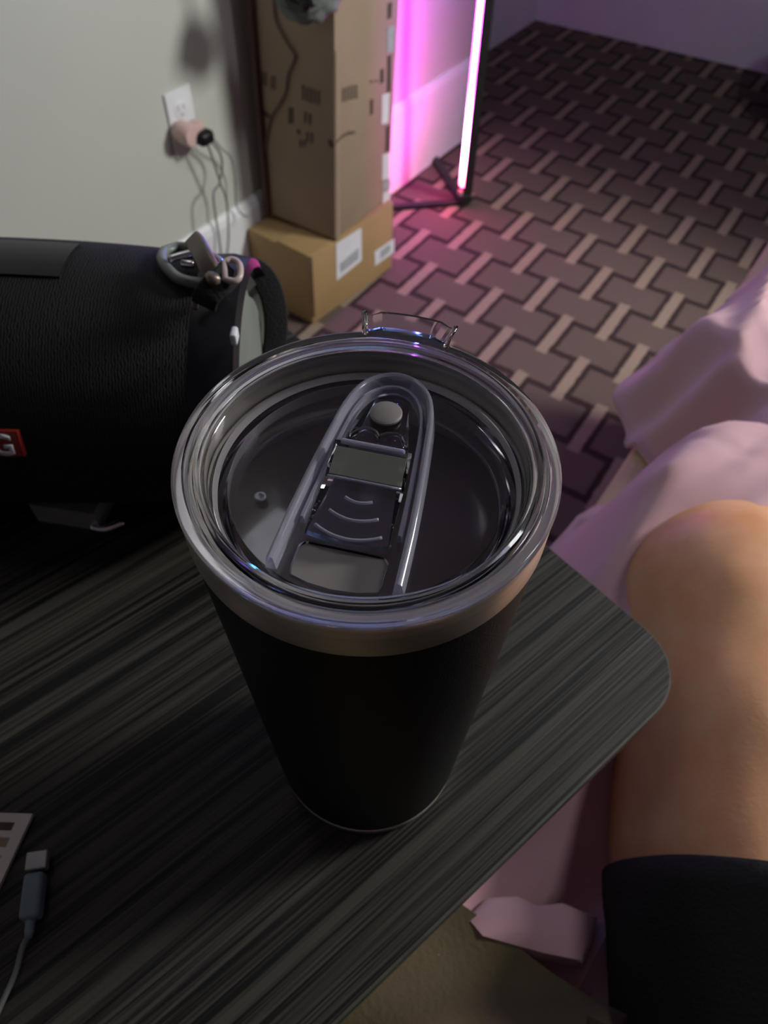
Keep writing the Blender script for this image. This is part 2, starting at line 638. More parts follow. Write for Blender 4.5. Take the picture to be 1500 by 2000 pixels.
bk0 = sw(S1, WF)                                   # back-left corner of the room
dback = Vector((cos(rad(-30.0)), sin(rad(-30.0)), 0))
bk1 = bk0 + dback * 4.6
fr0, fr1 = sw(S0, WL), sw(S0, W1)
rb = sw(4.0, W1)
struct('floor', prism([sw(S0 - .1, WF - .15, -0.05), sw(S0 - .1, W1 + .1, -0.05), sw(4.6, W1 + .1, -0.05), sw(4.6, WF - .15, -0.05)], (0, 0, 0.05)), M_carpet)
struct('ceiling', prism([sw(S0 - .1, WF - .15, HT), sw(S0 - .1, W1 + .1, HT), sw(4.6, W1 + .1, HT), sw(4.6, WF - .15, HT)], (0, 0, 0.08)), M_ceil)
struct('wall_left', prism([sw(S0, WL), sw(S_CORNER, WL), sw(S_CORNER, WF - .12), sw(S0, WF - .12)], (0, 0, HT)), M_wall)
struct('wall_left', prism([sw(S_CORNER, WF), sw(S1 + .06, WF), sw(S1 + .06, WF - .12), sw(S_CORNER, WF - .12)], (0, 0, HT)), M_wall)
nb = Vector((-dback.y, dback.x, 0))
struct('wall_back', prism([bk0, bk1, bk1 + nb * .1, bk0 + nb * .1 - dback * .1], (0, 0, HT)), M_wallback)
struct('wall_right', prism([sw(S0, W1), sw(4.6, W1), sw(4.6, W1 + .1), sw(S0, W1 + .1)], (0, 0, HT)), M_wall)
struct('wall_front', prism([sw(S0, WF), sw(S0, W1), sw(S0 - .1, W1), sw(S0 - .1, WF)], (0, 0, HT)), M_wall)


def baseboard(name, pts, into, h=0.222):
    sec = [(0, 0), (0.014, 0), (0.014, h - 0.02), (0.010, h - 0.008), (0.004, h), (0, h)]
    bm = bmesh.new()
    rings = []
    for p in pts:
        rings.append([bm.verts.new(Vector(p[0]) + Vector(p[1]) * a + Vector((0, 0, b))) for a, b in sec])
    for r1, r2 in zip(rings, rings[1:]):
        for j in range(len(sec)):
            bm.faces.new((r1[j], r1[(j + 1) % len(sec)], r2[(j + 1) % len(sec)], r2[j]))
    bm.faces.new(rings[0][::-1])
    bm.faces.new(rings[-1])
    return struct(name, bm, M_trim)


baseboard('baseboard_left', [(sw(S0, WL), E2), (sw(S_CORNER, WL), E2 + E1), (sw(S_CORNER, WF), E2 + E1), (sw(S1 - 0.0, WF), E2)], None)
baseboard('baseboard_back', [(bk0 + dback * .012, -nb), (bk1, -nb)], None)

# ------------------------------------------------------------------ table
TC = Vector((0.1665, 0.1705, 0))
U1 = Vector((cos(rad(131.7)), sin(rad(131.7)), 0))
U2 = Vector((cos(rad(220.7)), sin(rad(220.7)), 0))
DEP, LEN, TH = 0.475, 1.05, 0.019


def table_outline(inset=0.0):
    pts = []
    r = 0.034 - inset
    c = [(0, 0), (DEP, 0), (DEP, LEN), (0, LEN)]
    cs = [(0.034, 0.034, 180), (DEP - .034, 0.034, 270), (DEP - .034, LEN - .034, 0), (0.034, LEN - .034, 90)]
    for a, b, st in cs:
        for k in range(13):
            t = rad(st + 90 * k / 12)
            q = (a + r * cos(t), b + r * sin(t))
            pts.append(TC + U1 * q[0] + U2 * q[1])
    return pts


X2 = -U2
rotT = Matrix((X2, -U1.cross(Vector((0, 0, 1))).cross(Vector((0, 0, 1))) * 1, Vector((0, 0, 1)))).transposed()
yax = Vector((0, 0, 1)).cross(X2)
rotT = Matrix((X2, yax, Vector((0, 0, 1)))).transposed()
tbl = thing('side_table', 'dark grooved wood-look table with rounded corner under the tumbler', 'table', TC + U1 * .3 + U2 * .4, rotT)
bm = prism([p + Vector((0, 0, TZ - 0.0012)) for p in table_outline(0.0012)], (0, 0, 0.0012))
obj('table_top', bm, M_table, tbl)
bm = prism([p + Vector((0, 0, TZ - TH)) for p in table_outline(0)], (0, 0, TH - 0.0012))
bmesh.ops.bevel(bm, geom=[e for e in bm.edges if abs(e.verts[0].co.z - e.verts[1].co.z) < 1e-6], offset=0.0012, segments=2, affect='EDGES')
obj('edge_band', bm, M_edge, tbl, smooth=True, angle=40)
for b in (0.22, 0.86):
    p = TC + U1 * 0.40 + U2 * b
    bm = bm_box((0.05, 0.03, TZ - TH - 0.03), frame(p + Vector((0, 0, (TZ - TH) / 2 + 0.0)), U2, U1, (0, 0, 1)), 0.004)
    obj('leg', bm, M_metaldark, tbl)
    bm = bm_box((0.05, 0.40, 0.028), frame(TC + U1 * 0.27 + U2 * b + Vector((0, 0, 0.0142)), U2, U1, (0, 0, 1)), 0.004)
    obj('foot_bar', bm, M_metaldark, tbl)
bm = bm_box((0.66, 0.03, 0.05), frame(TC + U1 * 0.40 + U2 * 0.54 + Vector((0, 0, TZ - TH - 0.03)), U2, U1, (0, 0, 1)), 0.003)
obj('rail', bm, M_metaldark, tbl)

# ------------------------------------------------------------------ tumbler
mm = 0.001
cupo = CUP + Vector((0, 0, LIDZ))
tum = thing('tumbler', 'matte black insulated tumbler with steel rim and clear sliding lid on the table', 'tumbler', CUP + Vector((0, 0, TZ)))


def P(pr):
    return [(r * mm, z * mm) for r, z in pr]


HB = (LIDZ - TZ) * 1000      # lid top to table, mm
body = [(49.2, -17.2), (49.4, -18), (42.0, -(HB - 9)), (41.6, -(HB - 7.8)), (40.5, -(HB - 7.8)), (47.6, -17.2)]
obj('body', bm_lathe(P(body), cupo, 128), M_powder, tum, smooth=True, angle=40)
steel = [(49.2, -17.1), (49.9, -16.4), (50.0, -5), (49.6, -4.1), (48.2, -3.8), (46.6, -4.2), (46.2, -6), (45.6, -20), (42.5, -60), (38.5, -(HB - 14)), (36, -(HB - 10)), (0, -(HB - 10)),
         (0, -(HB - 8)), (38, -(HB - 8)), (40.3, -(HB - 12)), (47.4, -17.1)]
obj('steel_rim', bm_lathe(P(steel), cupo, 128), M_steel, tum, smooth=True, angle=35)
base = [(0, -(HB - 8)), (40.4, -(HB - 8)), (41.9, -(HB - 7.4)), (41.3, -(HB - 1.6)), (40.2, -(HB - .2)), (36, -(HB - .1)), (34, -(HB - 1.5)), (0, -(HB - 1.5))]
obj('base_ring', bm_lathe(P(base), cupo, 128, closed=False), M_steel, tum, smooth=True, angle=35)
cof = [(0, -31), (43.9, -31), (44.7, -30.2), (44.7, -36), (0, -36)]
obj('coffee', bm_lathe(P([(0, -30.9), (41, -30.9), (43.6, -30.7), (44.6, -30.2), (43.0, -46), (0, -46)]), cupo, 96, closed=False), M_coffee, tum, smooth=True, angle=50)

# lid: outer flange, well, floor with drinking hole, skirt
lidp = [(49.3, -3.7), (50.1, -3.2), (50.2, -1.9), (49.6, -0.9), (48.3, -0.5), (47.4, -0.7), (47.0, -1.5), (46.2, -1.6), (45.7, -0.5), (45.2, 0.2), (44.4, 0.45),
        (43.7, 0.1), (43.2, -1.0), (42.6, -3.2), (42.2, -3.6), (41.6, -8.8), (41.1, -9.6), (40.6, -9.8), (0, -9.8),
        (0, -11.9), (37.6, -11.9), (37.8, -20.5), (38.8, -21), (39.6, -20.2), (40.2, -12.6), (42.6, -11.6), (43.6, -5.6), (44.4, -3.9), (46.6, -3.4)]
lidbm = bm_lathe(P(lidp), cupo, 160)
AX = rad(77.6)
AY = Vector((cos(AX), sin(AX), 0))       # slider axis, towards the back of the lid
AXX = Vector((sin(AX), -cos(AX), 0))     # to its right
lo = cupo + Vector((0.0006, 0.0004, 0))


def lp(x, y, z):
    return lo + AXX * (x * mm) + AY * (y * mm) + Vector((0, 0, z * mm))


lid = obj('lid', lidbm, M_clear, tum, smooth=True, angle=30)
# drinking hole cut through the lid floor
hole = [lp(x, y, -14) for x, y in [(-11, -35.2), (-6, -36.6), (0, -37.1), (6, -36.6), (11, -35.2), (11.6, -33), (11.6, -26.5), (10.2, -25), (-10.2, -25), (-11.6, -26.5), (-11.6, -33)]]
bmh = prism(hole, (0, 0, 8 * mm))
tmp = obj('cutter', bmh, M_clear, tum)
md = lid.modifiers.new('hole', 'BOOLEAN')
md.object = tmp
md.operation = 'DIFFERENCE'
md.solver = 'EXACT'
bpy.context.view_layer.update()
dg = bpy.context.evaluated_depsgraph_get()
newme = bpy.data.meshes.new_from_object(lid.evaluated_get(dg))
lid.modifiers.clear()
lid.data = newme
bpy.data.objects.remove(tmp, do_unlink=True)
newme.set_sharp_from_angle(angle=rad(30))
M_gring = clear_plastic('milky_gasket_silicone', (0.74, 0.71, 0.68), 0.4)
M_gring.node_tree.nodes['Principled BSDF'].inputs['Transmission Weight'].default_value = 0.3
obj('gasket', bm_lathe(P([(40.4, -13.2), (42.6, -12.6), (44.6, -13.4), (45.2, -14.4), (44.4, -15.4), (42.6, -16.2), (40.2, -16.4)]), cupo, 128), M_gring, lid, smooth=True, angle=60)

obj('opening_reflection', prism([lp(x * .985, y, -11.6) for x, y in [(-11, -35.0), (-6, -36.3), (0, -36.8), (6, -36.3), (11, -35.0), (11.5, -33), (11.5, -26.5), (10.2, -25.2), (-10.2, -25.2), (-11.5, -26.5), (-11.5, -33)]], (0, 0, 1.0 * mm)), M_disc_and_reflection, lid)  # added grey plate, stands in for the reflection in the hole
# raised track walls on the lid floor: two rails joined by an arch at the back
rail = [(-15.8, -35), (-15.4, -20), (-14.6, -5), (-13.4, 10), (-12.2, 21), (-9.8, 29), (-5.4, 34), (0, 35.8), (5.4, 34), (9.8, 29), (12.2, 21), (13.4, 10), (14.6, -5), (15.4, -20), (15.8, -35)]
path = smooth_path([lp(x, y, -7.4) for x, y in rail], 5)
obj('slide_rail', bm_sweep(path, [(-1.5 * mm, -2.5 * mm), (1.4 * mm, -2.5 * mm), (0.9 * mm, 2.3 * mm), (0.4 * mm, 2.7 * mm), (-0.3 * mm, 2.7 * mm), (-0.8 * mm, 2.3 * mm)]), M_rail, lid, smooth=True, angle=40)
path = smooth_path([lp(x * .82, y * .94 - 1.0, -8.3) for x, y in rail[1:-1]], 5)
obj('inner_rail', bm_sweep(path, [(-.7 * mm, -1.6 * mm), (.7 * mm, -1.6 * mm), (.4 * mm, 1.4 * mm), (-.4 * mm, 1.4 * mm)]), M_rail, lid, smooth=True, angle=40)

# slider: side profile (y, z) swept across the width; thick thumb rest, sloping facet, thin front plate
prof = [(-23.5, -9.2), (-24.2, -8.2), (-23.4, -7.2), (-6.2, -6.6), (-5.6, -6.2), (1.6, -2.6), (2.4, -2.4), (3.8, -2.5), (4.4, -3.2), (5.2, -5.8), (7, -6.2), (24, -6.4), (26.5, -7.4), (26.5, -9.2)]
bm = bmesh.new()
for sx_, yy in ((-1, 0), (1, 0)):
    pass
ringL, ringR = [], []
nseg = 6
rows = []
for i in range(nseg + 1):
    x = -1 + 2 * i / nseg
    row = []
    for y, z in prof:
        hw = 10.6 - (0.9 if y > 5 else 0) - (1.6 if y > 20 else 0) - (0.25 * max(0, y - 3) ** 0.8)
        row.append(bm.verts.new(lp(x * hw, y + (0.7 * (1 - x * x) if y > 20 else -0.9 * (1 - x * x) if y < -20 else 0), z)))
    rows.append(row)
m_ = len(prof)
for a, b in zip(rows, rows[1:]):
    for j in range(m_):
        bm.faces.new((a[j], a[(j + 1) % m_], b[(j + 1) % m_], b[j]))
bm.faces.new(rows[0])
bm.faces.new(rows[-1][::-1])
slider = obj('slider', bm, M_clear2, lid, smooth=True, angle=25)
# magnet disc, notch bracket, thumb arcs
bm = bm_lathe(P([(0, 0), (4.1, 0), (4.6, .5), (4.6, 1.1), (4.0, 1.5), (0, 1.5)]), lp(-.3, 19.6, -6.3), 32, closed=False)
obj('magnet_disc', bm, M_disc_and_reflection, slider, smooth=True, angle=40)
bm = tube([lp(-8, 8.6, -5.8), lp(-5, 12.4, -5.6), (lp(-1.5, 12.0, -5.6)), lp(0, 10.5, -5.6), lp(2, 12.0, -5.6), lp(5.4, 12.2, -5.6), lp(8, 8.4, -5.8)], 0.7 * mm, 6, 5)
obj('notch_ridge', bm, M_clear2, slider, smooth=True)
for (yc, w) in ((-11.5, 3.6), (-16.6, 6.4), (-22.0, 8.6)):
    bm = tube([lp(w * t, yc - w * 0.30 * (1 - t * t) + w * .05, -6.75) for t in (-1, -.7, -.35, 0, .35, .7, 1)], 0.5 * mm, 6, 4)
    obj('thumb_ridge', bm, M_rail, slider, smooth=True)
bm = bm_box((17.5 * mm, 1.6 * mm, 1.4 * mm), frame(lp(0, 3.2, -2.0), AXX, AY, (0, 0, 1)), 0.6 * mm)
obj('finger_bar', bm, M_rail, slider)
fa, fb = Vector((0, -5.3, -5.85)), Vector((0, 1.4, -2.45))
bm = prism([lp(-9.7, fa.y, fa.z), lp(9.7, fa.y, fa.z), lp(9.5, fb.y, fb.z), lp(-9.5, fb.y, fb.z)], (0, 0, 0.25 * mm))
obj('facet_reflection', bm, M_facet_reflection, slider)  # added plate, the wall's green reflection is put into its colour
bm = tube([lp(-9.9, -5.9, -6.0), lp(0, -5.9, -6.0), lp(9.9, -5.9, -6.0)], 0.35 * mm, 6, 3)
obj('facet_glint_line', bm, M_rail, slider, smooth=True)  # thin tube added for the line of dispersed light at the facet foot
# opening tab at the back of the rim
tab = bmesh.new()
rings = []
for k in range(13):
    t = AX + rad(-15 + 30 * k / 12)
    d = Vector((cos(t), sin(t), 0))
    e = 1 if 1 < k < 11 else 0.75
    rings.append([tab.verts.new(cupo + d * r * mm + Vector((0, 0, z * mm))) for r, z in [(45.2, 0.2), (45.6, 2.2 * e), (46.4, 3.4 * e), (52.6 * (0.985 + .015 * e), 4.2 * e), (53.4 * (0.985 + .015 * e), 3.6 * e), (53.0, 2.6 * e), (47.2, 1.7 * e), (46.8, -0.4)]])
for a, b in zip(rings, rings[1:]):
    for j in range(8):
        tab.faces.new((a[j], a[(j + 1) % 8], b[(j + 1) % 8], b[j]))
tab.faces.new(rings[0])
tab.faces.new(rings[-1][::-1])
obj('opening_tab', tab, M_clear2, lid, smooth=True, angle=30)
for sgn in (-1, 1):
    t = AX + rad(15.3 * sgn)
    d = Vector((cos(t), sin(t), 0))
    bm = tube([cupo + d * 46 * mm + Vector((0, 0, 1.0 * mm)), cupo + d * 47.5 * mm + Vector((0, 0, 3.2 * mm)), cupo + d * 52.5 * mm + Vector((0, 0, 3.8 * mm))], 0.9 * mm, 8, 5)
    obj('tab_rib', bm, M_clear2, lid, smooth=True)
# small moulding nub on the lid floor
bm = bm_lathe(P([(0, 0), (1.6, 0), (1.7, .5), (1.2, .9), (0.7, .5), (0, .4)]), onz(508, 972, LIDZ - 9.8 * mm), 20, closed=False)
obj('moulding_nub', bm, M_rail, lid, smooth=True)

# ------------------------------------------------------------------ bluetooth speaker (axis along X)
SR, SY = 0.071, 0.302
SZ = TZ + 0.074
XR, XL = -0.088, -0.372
spk = thing('portable_speaker', 'black cylindrical portable speaker with red badge and shoulder strap behind the tumbler', 'speaker', (-0.23, SY, TZ))
MX = frame((0, SY, SZ), (0, 1, 0), (0, 0, 1), (1, 0, 0))   # lathe Z -> world X
midx = (XR + XL) / 2
hl = (XR - XL) / 2
pr = []
for k in range(17):
    t = -1 + 2 * k / 16
    r = SR * (1 - 0.085 * abs(t) ** 2.6)
    pr.append((r, midx + t * hl))
prof = [(SR * .80, pr[0][1])] + pr + [(SR * .80, pr[-1][1])]
obj('grille', bm_lathe(prof, None, 96, closed=True, M=MX), M_cloth, spk, smooth=True, angle=50)
for sg, xe in ((1, XR), (-1, XL)):
    capp = [(SR * .90, xe - sg * .012), (SR * .925, xe - sg * .004), (SR * .93, xe + sg * .006), (SR * .90, xe + sg * .016), (SR * .84, xe + sg * .018), (SR * .80, xe + sg * .010), (SR * .79, xe - sg * .012)]
    cp = obj('end_cap', bm_lathe(capp, None, 96, closed=True, M=MX), M_blackgloss, spk, smooth=True, angle=45)
    rad_ = [(0, xe + sg * .012), (SR * .30, xe + sg * .014), (SR * .62, xe + sg * .013), (SR * .66, xe + sg * .009), (SR * .72, xe + sg * .008), (SR * .77, xe + sg * .013), (SR * .81, xe + sg * .010), (SR * .80, xe), (0, xe)]
    obj('passive_radiator', bm_lathe(rad_, None, 96, closed=False, M=MX), M_rad, spk, smooth=True, angle=50)
# top spine panel (glossier strip along the top) and foot rail with grey pads
def spk_pt(x, ang, r):
    """point on the barrel; ang measured from +Y (away) over the top"""
    return Vector((x, SY + r * cos(ang), SZ + r * sin(ang)))


def barrel_r(x):
    t = (x - midx) / hl
    return SR * (1 - 0.085 * abs(max(-1, min(1, t))) ** 2.6)


def barrel_patch(name, x0, x1, a0, a1, dr, mat, parent, nx=14, na=8, thick=0.002, shear=0.0):
    bm = bmesh.new()
    top, bot = [], []
    for i in range(nx + 1):
        r1, r2 = [], []
        for j in range(na + 1):
            aa = lerp(a0, a1, j / na)
            x = lerp(x0, x1, i / nx) + shear * (j / na)
            rr = barrel_r(x)
            r1.append(bm.verts.new(spk_pt(x, aa, rr + dr)))
            r2.append(bm.verts.new(spk_pt(x, aa, rr + dr - thick)))
        top.append(r1)
        bot.append(r2)
    for i in range(nx):
        for j in range(na):
            bm.faces.new((top[i][j], top[i + 1][j], top[i + 1][j + 1], top[i][j + 1]))
            bm.faces.new((bot[i][j], bot[i][j + 1], bot[i + 1][j + 1], bot[i + 1][j]))
    for i in range(nx):
        bm.faces.new((top[i][0], bot[i][0], bot[i + 1][0], top[i + 1][0]))
        bm.faces.new((top[i][na], top[i + 1][na], bot[i + 1][na], bot[i][na]))
    for j in range(na):
        bm.faces.new((top[0][j], top[0][j + 1], bot[0][j + 1], bot[0][j]))
        bm.faces.new((top[nx][j], bot[nx][j], bot[nx][j + 1], top[nx][j + 1]))
    return obj(name, bm, mat, parent, smooth=True, angle=40)


barrel_patch('control_panel', XL + .06, -0.155, rad(72), rad(98), 0.0012, M_blackgloss, spk)
# foot
bm = bm_box((0.19, 0.055, 0.016), frame((midx, SY, TZ + 0.0082), (1, 0, 0), (0, 1, 0), (0, 0, 1)), 0.004)
obj('foot', bm, M_black, spk)
bm = prism([Vector((x, y, TZ + 0.0002)) for x, y in ((-0.205, 0.256), (-0.166, 0.250), (-0.163, 0.275), (-0.20, 0.275))], (0, 0, 0.016))
obj('foot_pad', bm, M_shell, spk)
bm = tube([Vector((-0.170, 0.250, TZ + .004)), Vector((-0.162, 0.249, TZ + .004)), Vector((-0.153, 0.254, TZ + .004))], 0.0028, 8, 6)
obj('foot_glint_trim', bm, M_chrome, spk, smooth=True)  # metal trim added to make a glint under the speaker
# red badge with lettering, bent onto the barrel
def ang_of(px, py):
    """angle and x where a pixel ray meets the barrel"""
    c = Vector((0, 0, CAMZ))
    d = ray(px, py)
    oy, oz = c.y - SY, c.z - SZ
    r = SR
    for _ in range(4):
        a_ = d.y ** 2 + d.z ** 2
        b_ = 2 * (oy * d.y + oz * d.z)
        c_ = oy * oy + oz * oz - r * r
        t = (-b_ - math.sqrt(max(0, b_ * b_ - 4 * a_ * c_))) / (2 * a_)
        p = c + d * t
        r = barrel_r(p.x)
    return p.x, math.atan2(p.z - SZ, p.y - SY)


xa, aa = ang_of(38, 838)
xb, ab = ang_of(52, 885)
badge = barrel_patch('badge', xa - 0.058, xa, aa, ab, 0.0028, M_red, spk, nx=20, na=6, thick=0.004, shear=0.0)
cu = bpy.data.curves.new('txt', 'FONT')
cu.body = '&G'
cu.size = 0.0150
cu.space_character = 0.95
cu.offset = 0.0004
cu.extrude = 0.0
cu.align_x = 'RIGHT'
to = bpy.data.objects.new('txt', cu)
COL.objects.link(to)
bpy.context.view_layer.update()
tme = bpy.data.meshes.new_from_object(to.evaluated_get(bpy.context.evaluated_depsgraph_get()))
bpy.data.objects.remove(to, do_unlink=True)
bm = bmesh.new()
bm.from_mesh(tme)
bmesh.ops.triangulate(bm, faces=bm.faces)
bmesh.ops.subdivide_edges(bm, edges=bm.edges, cuts=1)
r_ = bmesh.ops.extrude_face_region(bm, geom=list(bm.faces))
for v in [g for g in r_['geom'] if isinstance(g, bmesh.types.BMVert)]:
    v.co.z = 0.0006
amid = (aa + ab) / 2
for v in bm.verts:
    x = xa - 0.0030 + v.co.x
    rr = barrel_r(x) + 0.0029 + v.co.z
    an = amid - (v.co.y - 0.0053) / SR
    v.co = spk_pt(x, 0, 0) + Vector((0, cos(an) * rr, sin(an) * rr))
obj('badge_lettering', bm, M_white, badge)

# strap anchor on the top right shoulder of the barrel
PL = ((0, 0.335, 0), (0, 1, 0))
def sp(px, py, y=0.335):
    return hit(px, py, (0, y, 0), (0, 1, 0))


def onB(px, py, off=0.003):
    """point just above the barrel surface under a pixel, or beside its top silhouette"""
    c = Vector((0, 0, CAMZ))
    d = ray(px, py)
    oy, oz = c.y - SY, c.z - SZ
    R = SR * 0.97 + off
    a_ = d.y ** 2 + d.z ** 2
    b_ = 2 * (oy * d.y + oz * d.z)
    c_ = oy * oy + oz * oz - R * R
    D_ = b_ * b_ - 4 * a_ * c_
    return c + d * ((-b_ - math.sqrt(max(0, D_))) / (2 * a_))
bm = bm_sweep(smooth_path([onB(322, 490, .001), onB(316, 505, .001), onB(326, 524, .001), onB(352, 545, .001), onB(395, 552, .001), onB(418, 538, .001), onB(414, 505, .001), onB(385, 486, .001), onB(345, 482, .001)], 4), circ(0.0026, 8), closed=True)
anchor = obj('strap_anchor', bm, M_rad, spk, smooth=True)
bm = tube([onB(331, 506, .004), onB(358, 498, .005), onB(384, 492, .006)], 0.0018, 8, 5)
obj('anchor_pin', bm, M_chrome, anchor, smooth=True)
bm = tube([onB(356, 513, .002), onB(366, 515, .002), onB(378, 516, .002)], 0.0021, 8, 5)
obj('anchor_pin', bm, M_chrome, anchor, smooth=True)
vdir = -(ray(400, 510).normalized())
hk = smooth_path([onB(377, 468, .012), onB(384, 476, .012), onB(397, 500, .012), onB(408, 522, .011), onB(418, 542, .009)], 5)
obj('hook', bm_sweep(hk, rrect(0.0046, 0.0022, 0.0018), up=vdir), M_bronze, spk, smooth=True, angle=50)
bm = tube([onB(408, 502, .006), onB(424, 506, .006), onB(434, 518, .006), onB(428, 532, .005)], 0.0021, 8, 5)
obj('hook_gate', bm, M_chrome, spk, smooth=True)
bm = bm_sweep(smooth_path([onB(436, 514, .012), onB(452, 507, .012), onB(467, 515, .012), onB(469, 538, .012), onB(459, 549, .012), onB(440, 546, .012)], 4), circ(0.0015, 8), closed=True)
obj('strap_ring', bm, M_pale, spk, smooth=True)
bm = bm_sweep(smooth_path([onB(452, 528, .009), onB(436, 548, .010), onB(420, 560, .010), onB(404, 578, .008), onB(398, 596, .004)], 5), rrect(0.0060, 0.0014, 0.0012), up=vdir)
obj('strap_tail', bm, M_web, spk, smooth=True, angle=50)
bm = tube([onB(412, 548, .008), onB(398, 562, .006), onB(384, 582, .004), onB(380, 604, .002)], 0.0017, 8, 5)
obj('hook_swivel', bm, M_bronze, spk, smooth=True)
bm = tube([onB(411, 541, .012), onB(416, 546, .013), onB(422, 546, .012)], 0.0030, 8, 5)
obj('hook_eye', bm, M_bronze, spk, smooth=True)
# webbing strap loop
st = smooth_path([sp(452, 545, .350), sp(482, 526, .350), sp(512, 540, .352), sp(532, 580, .350), sp(539, 630, .345), sp(534, 690, .338), sp(515, 770, .325), sp(490, 830, .31)], 6)
obj('strap', bm_sweep(st, rrect(0.0070, 0.0014, 0.0012), up=vdir), M_web, spk, smooth=True, angle=40)
bm = bm_box((0.003, 0.007, 0.006), frame(hit(458, 656, (XR + .0185, 0, 0), (1, 0, 0)), (1, 0, 0), (0, 1, 0), (0, 0, 1)), 0.001)
obj('end_glint', bm, M_white, spk)  # white block painted as a small glint on the end cap

# ------------------------------------------------------------------ cardboard boxes
def carton(name, label, near, yaw, L, W, H, z0, mat, lean=0.0, thick=0.0):
    Rz = Matrix.Rotation(rad(yaw), 3, 'Z')
    Rt = Matrix.Rotation(rad(lean), 3, 'Y')
    rot = Rt @ Rz
    th = thing(name, label, 'box', (near[0], near[1], z0), rot)
    o = Vector((near[0], near[1], z0))
    ex, ey, ez = rot @ Vector((1, 0, 0)), rot @ Vector((0, 1, 0)), rot @ Vector((0, 0, 1))
    bm = bm_box((L, W, H), frame(o + ex * L / 2 + ey * W / 2 + ez * H / 2, ex, ey, ez), 0.004)
    body = obj('carton_body', bm, mat, th, smooth=True, angle=30)
    return th, o, ex, ey, ez


def decal(name, pts, P0, n, thick, mat, parent):
    n = Vector(n).normalized()
    w = [hit(x, y, P0, n) for x, y in pts]
    s = -1 if n.dot(Vector((0, 0, CAMZ)) - w[0]) < 0 else 1
    return obj(name, prism([p + n * s * 0.0002 for p in w], n * s * thick), mat, parent)


bx2, o2, x2, y2, z2 = carton('cardboard_box', 'low golden-brown cardboard box on the carpet with two white labels, under the tall carton', (-0.173, 1.348), 53, 0.292, 0.180, 0.170, 0.0, M_card2)
lab = decal('shipping_label', [(656, 476), (705, 445), (706, 508), (657, 548)], o2, y2, 0.001, M_label, bx2)
decal('label_print', [(664, 515), (700, 484), (700, 505), (665, 533)], o2 - y2 * 0.0013, y2, 0.0006, M_labelink, lab)
lab2 = decal('shipping_label', [(731, 492), (769, 466), (769, 492), (732, 519)], o2, y2, 0.001, M_label, bx2)
decal('label_print', [(743, 490), (762, 476), (762, 490), (743, 506)], o2 - y2 * 0.0013, y2, 0.0006, M_labelink, lab2)
# taped seam on the left face, top flap edge
decal('packing_tape', [(600, 500), (610, 503), (616, 620), (606, 618)], o2, x2, 0.0006, M_tape, bx2)
flap = obj('top_flap', bm_box((0.286, 0.09, 0.003), frame(o2 + x2 * .146 + y2 * .047 + z2 * (0.170 + .0018), x2, y2, z2), 0.001), M_card2, bx2)

ub = (-0.120, 1.407)
UZ = 0.1770
UH = 0.60
bx1, o1, x1, y1, z1 = carton('cardboard_box', 'tall brown cardboard carton with dark printed marks standing on the low box', ub, 59, 0.214, 0.182, UH, UZ, M_card, lean=1.9)
R_, Lf = (o1, y1), (o1, x1)
# the printed marks: columns and blocks of worn printing on the two visible faces
def marks(cells, pl):
    for cpts in cells:
        (xa_, ya_), (xb_, yb_), sk, n_ = cpts
        # a small group of strokes inside a box
        for k in range(n_):
            t0, t1 = k / n_, (k + 0.62) / n_
            X0, X1 = lerp(xa_, xb_, t0), lerp(xa_, xb_, t1)
            off0, off1 = sk * t0 + random.uniform(-2, 2), sk * t1 + random.uniform(-2, 2)
            decal('printed_mark', [(X0, ya_ + off0), (X1, ya_ + off1), (X1, yb_ + off1 - random.uniform(0, 5)), (X0, yb_ + off0)], pl[0], pl[1], 0.0004, M_ink, bx1)


marks([((512, 140), (524, 168), 4, 2), ((529, 146), (541, 174), 4, 2), ((590, 166), (628, 196), 12, 5), ((563, 208), (580, 240), 4, 1),
       ((594, 218), (612, 242), 3, 2), ((598, 256), (615, 278), 4, 2), ((580, 252), (592, 262), 2, 1), ((585, 272), (600, 286), 3, 2)], Lf)
marks([((668, 172), (700, 200), -9, 5), ((722, 196), (733, 228), -3, 1), ((742, 136), (754, 164), -3, 1), ((722, 158), (740, 163), -5, 3)], R_)
for (ya_, yb_, xx, mt, nm) in ((5, 38, 757, M_ink, 'dark_tape'), (108, 182, 756, M_ink, 'dark_tape'), (183, 243, 746, M_label, 'white_tape'), (246, 298, 753, M_ink, 'dark_tape'),
                               (300, 352, 747, M_label, 'white_tape'), (52, 104, 756, M_labelink, 'grey_tape'), (353, 372, 748, M_labelink, 'grey_tape'), (374, 400, 748, M_label, 'white_tape')):
    decal(nm, [(xx, ya_ + 2), (xx + 8 if mt is M_ink else xx + 14, ya_ - 2), (xx + 7 if mt is M_ink else xx + 12, yb_ - 4), (xx - 1, yb_)], o1, y1, 0.0008, mt, bx1)
for pts_, pl in (([(656, 276), (663, 268), (672, 261), (682, 256), (692, 256), (695, 258), (690, 262), (680, 263), (670, 268), (662, 274), (657, 281)], R_),
                 ([(641, 272), (650, 274), (653, 284), (649, 290), (642, 284)], Lf),
                 ([(500, 213), (510, 213), (520, 217), (530, 226), (533, 232), (528, 235), (518, 226), (509, 220), (500, 220)], Lf)):
    decal('handle_cut', pts_, pl[0], pl[1], 0.0006, M_ink, bx1)
decal('packing_tape', [(655, 100), (662, 98), (664, 466), (657, 468)], o1, y1, 0.0005, M_card, bx1)

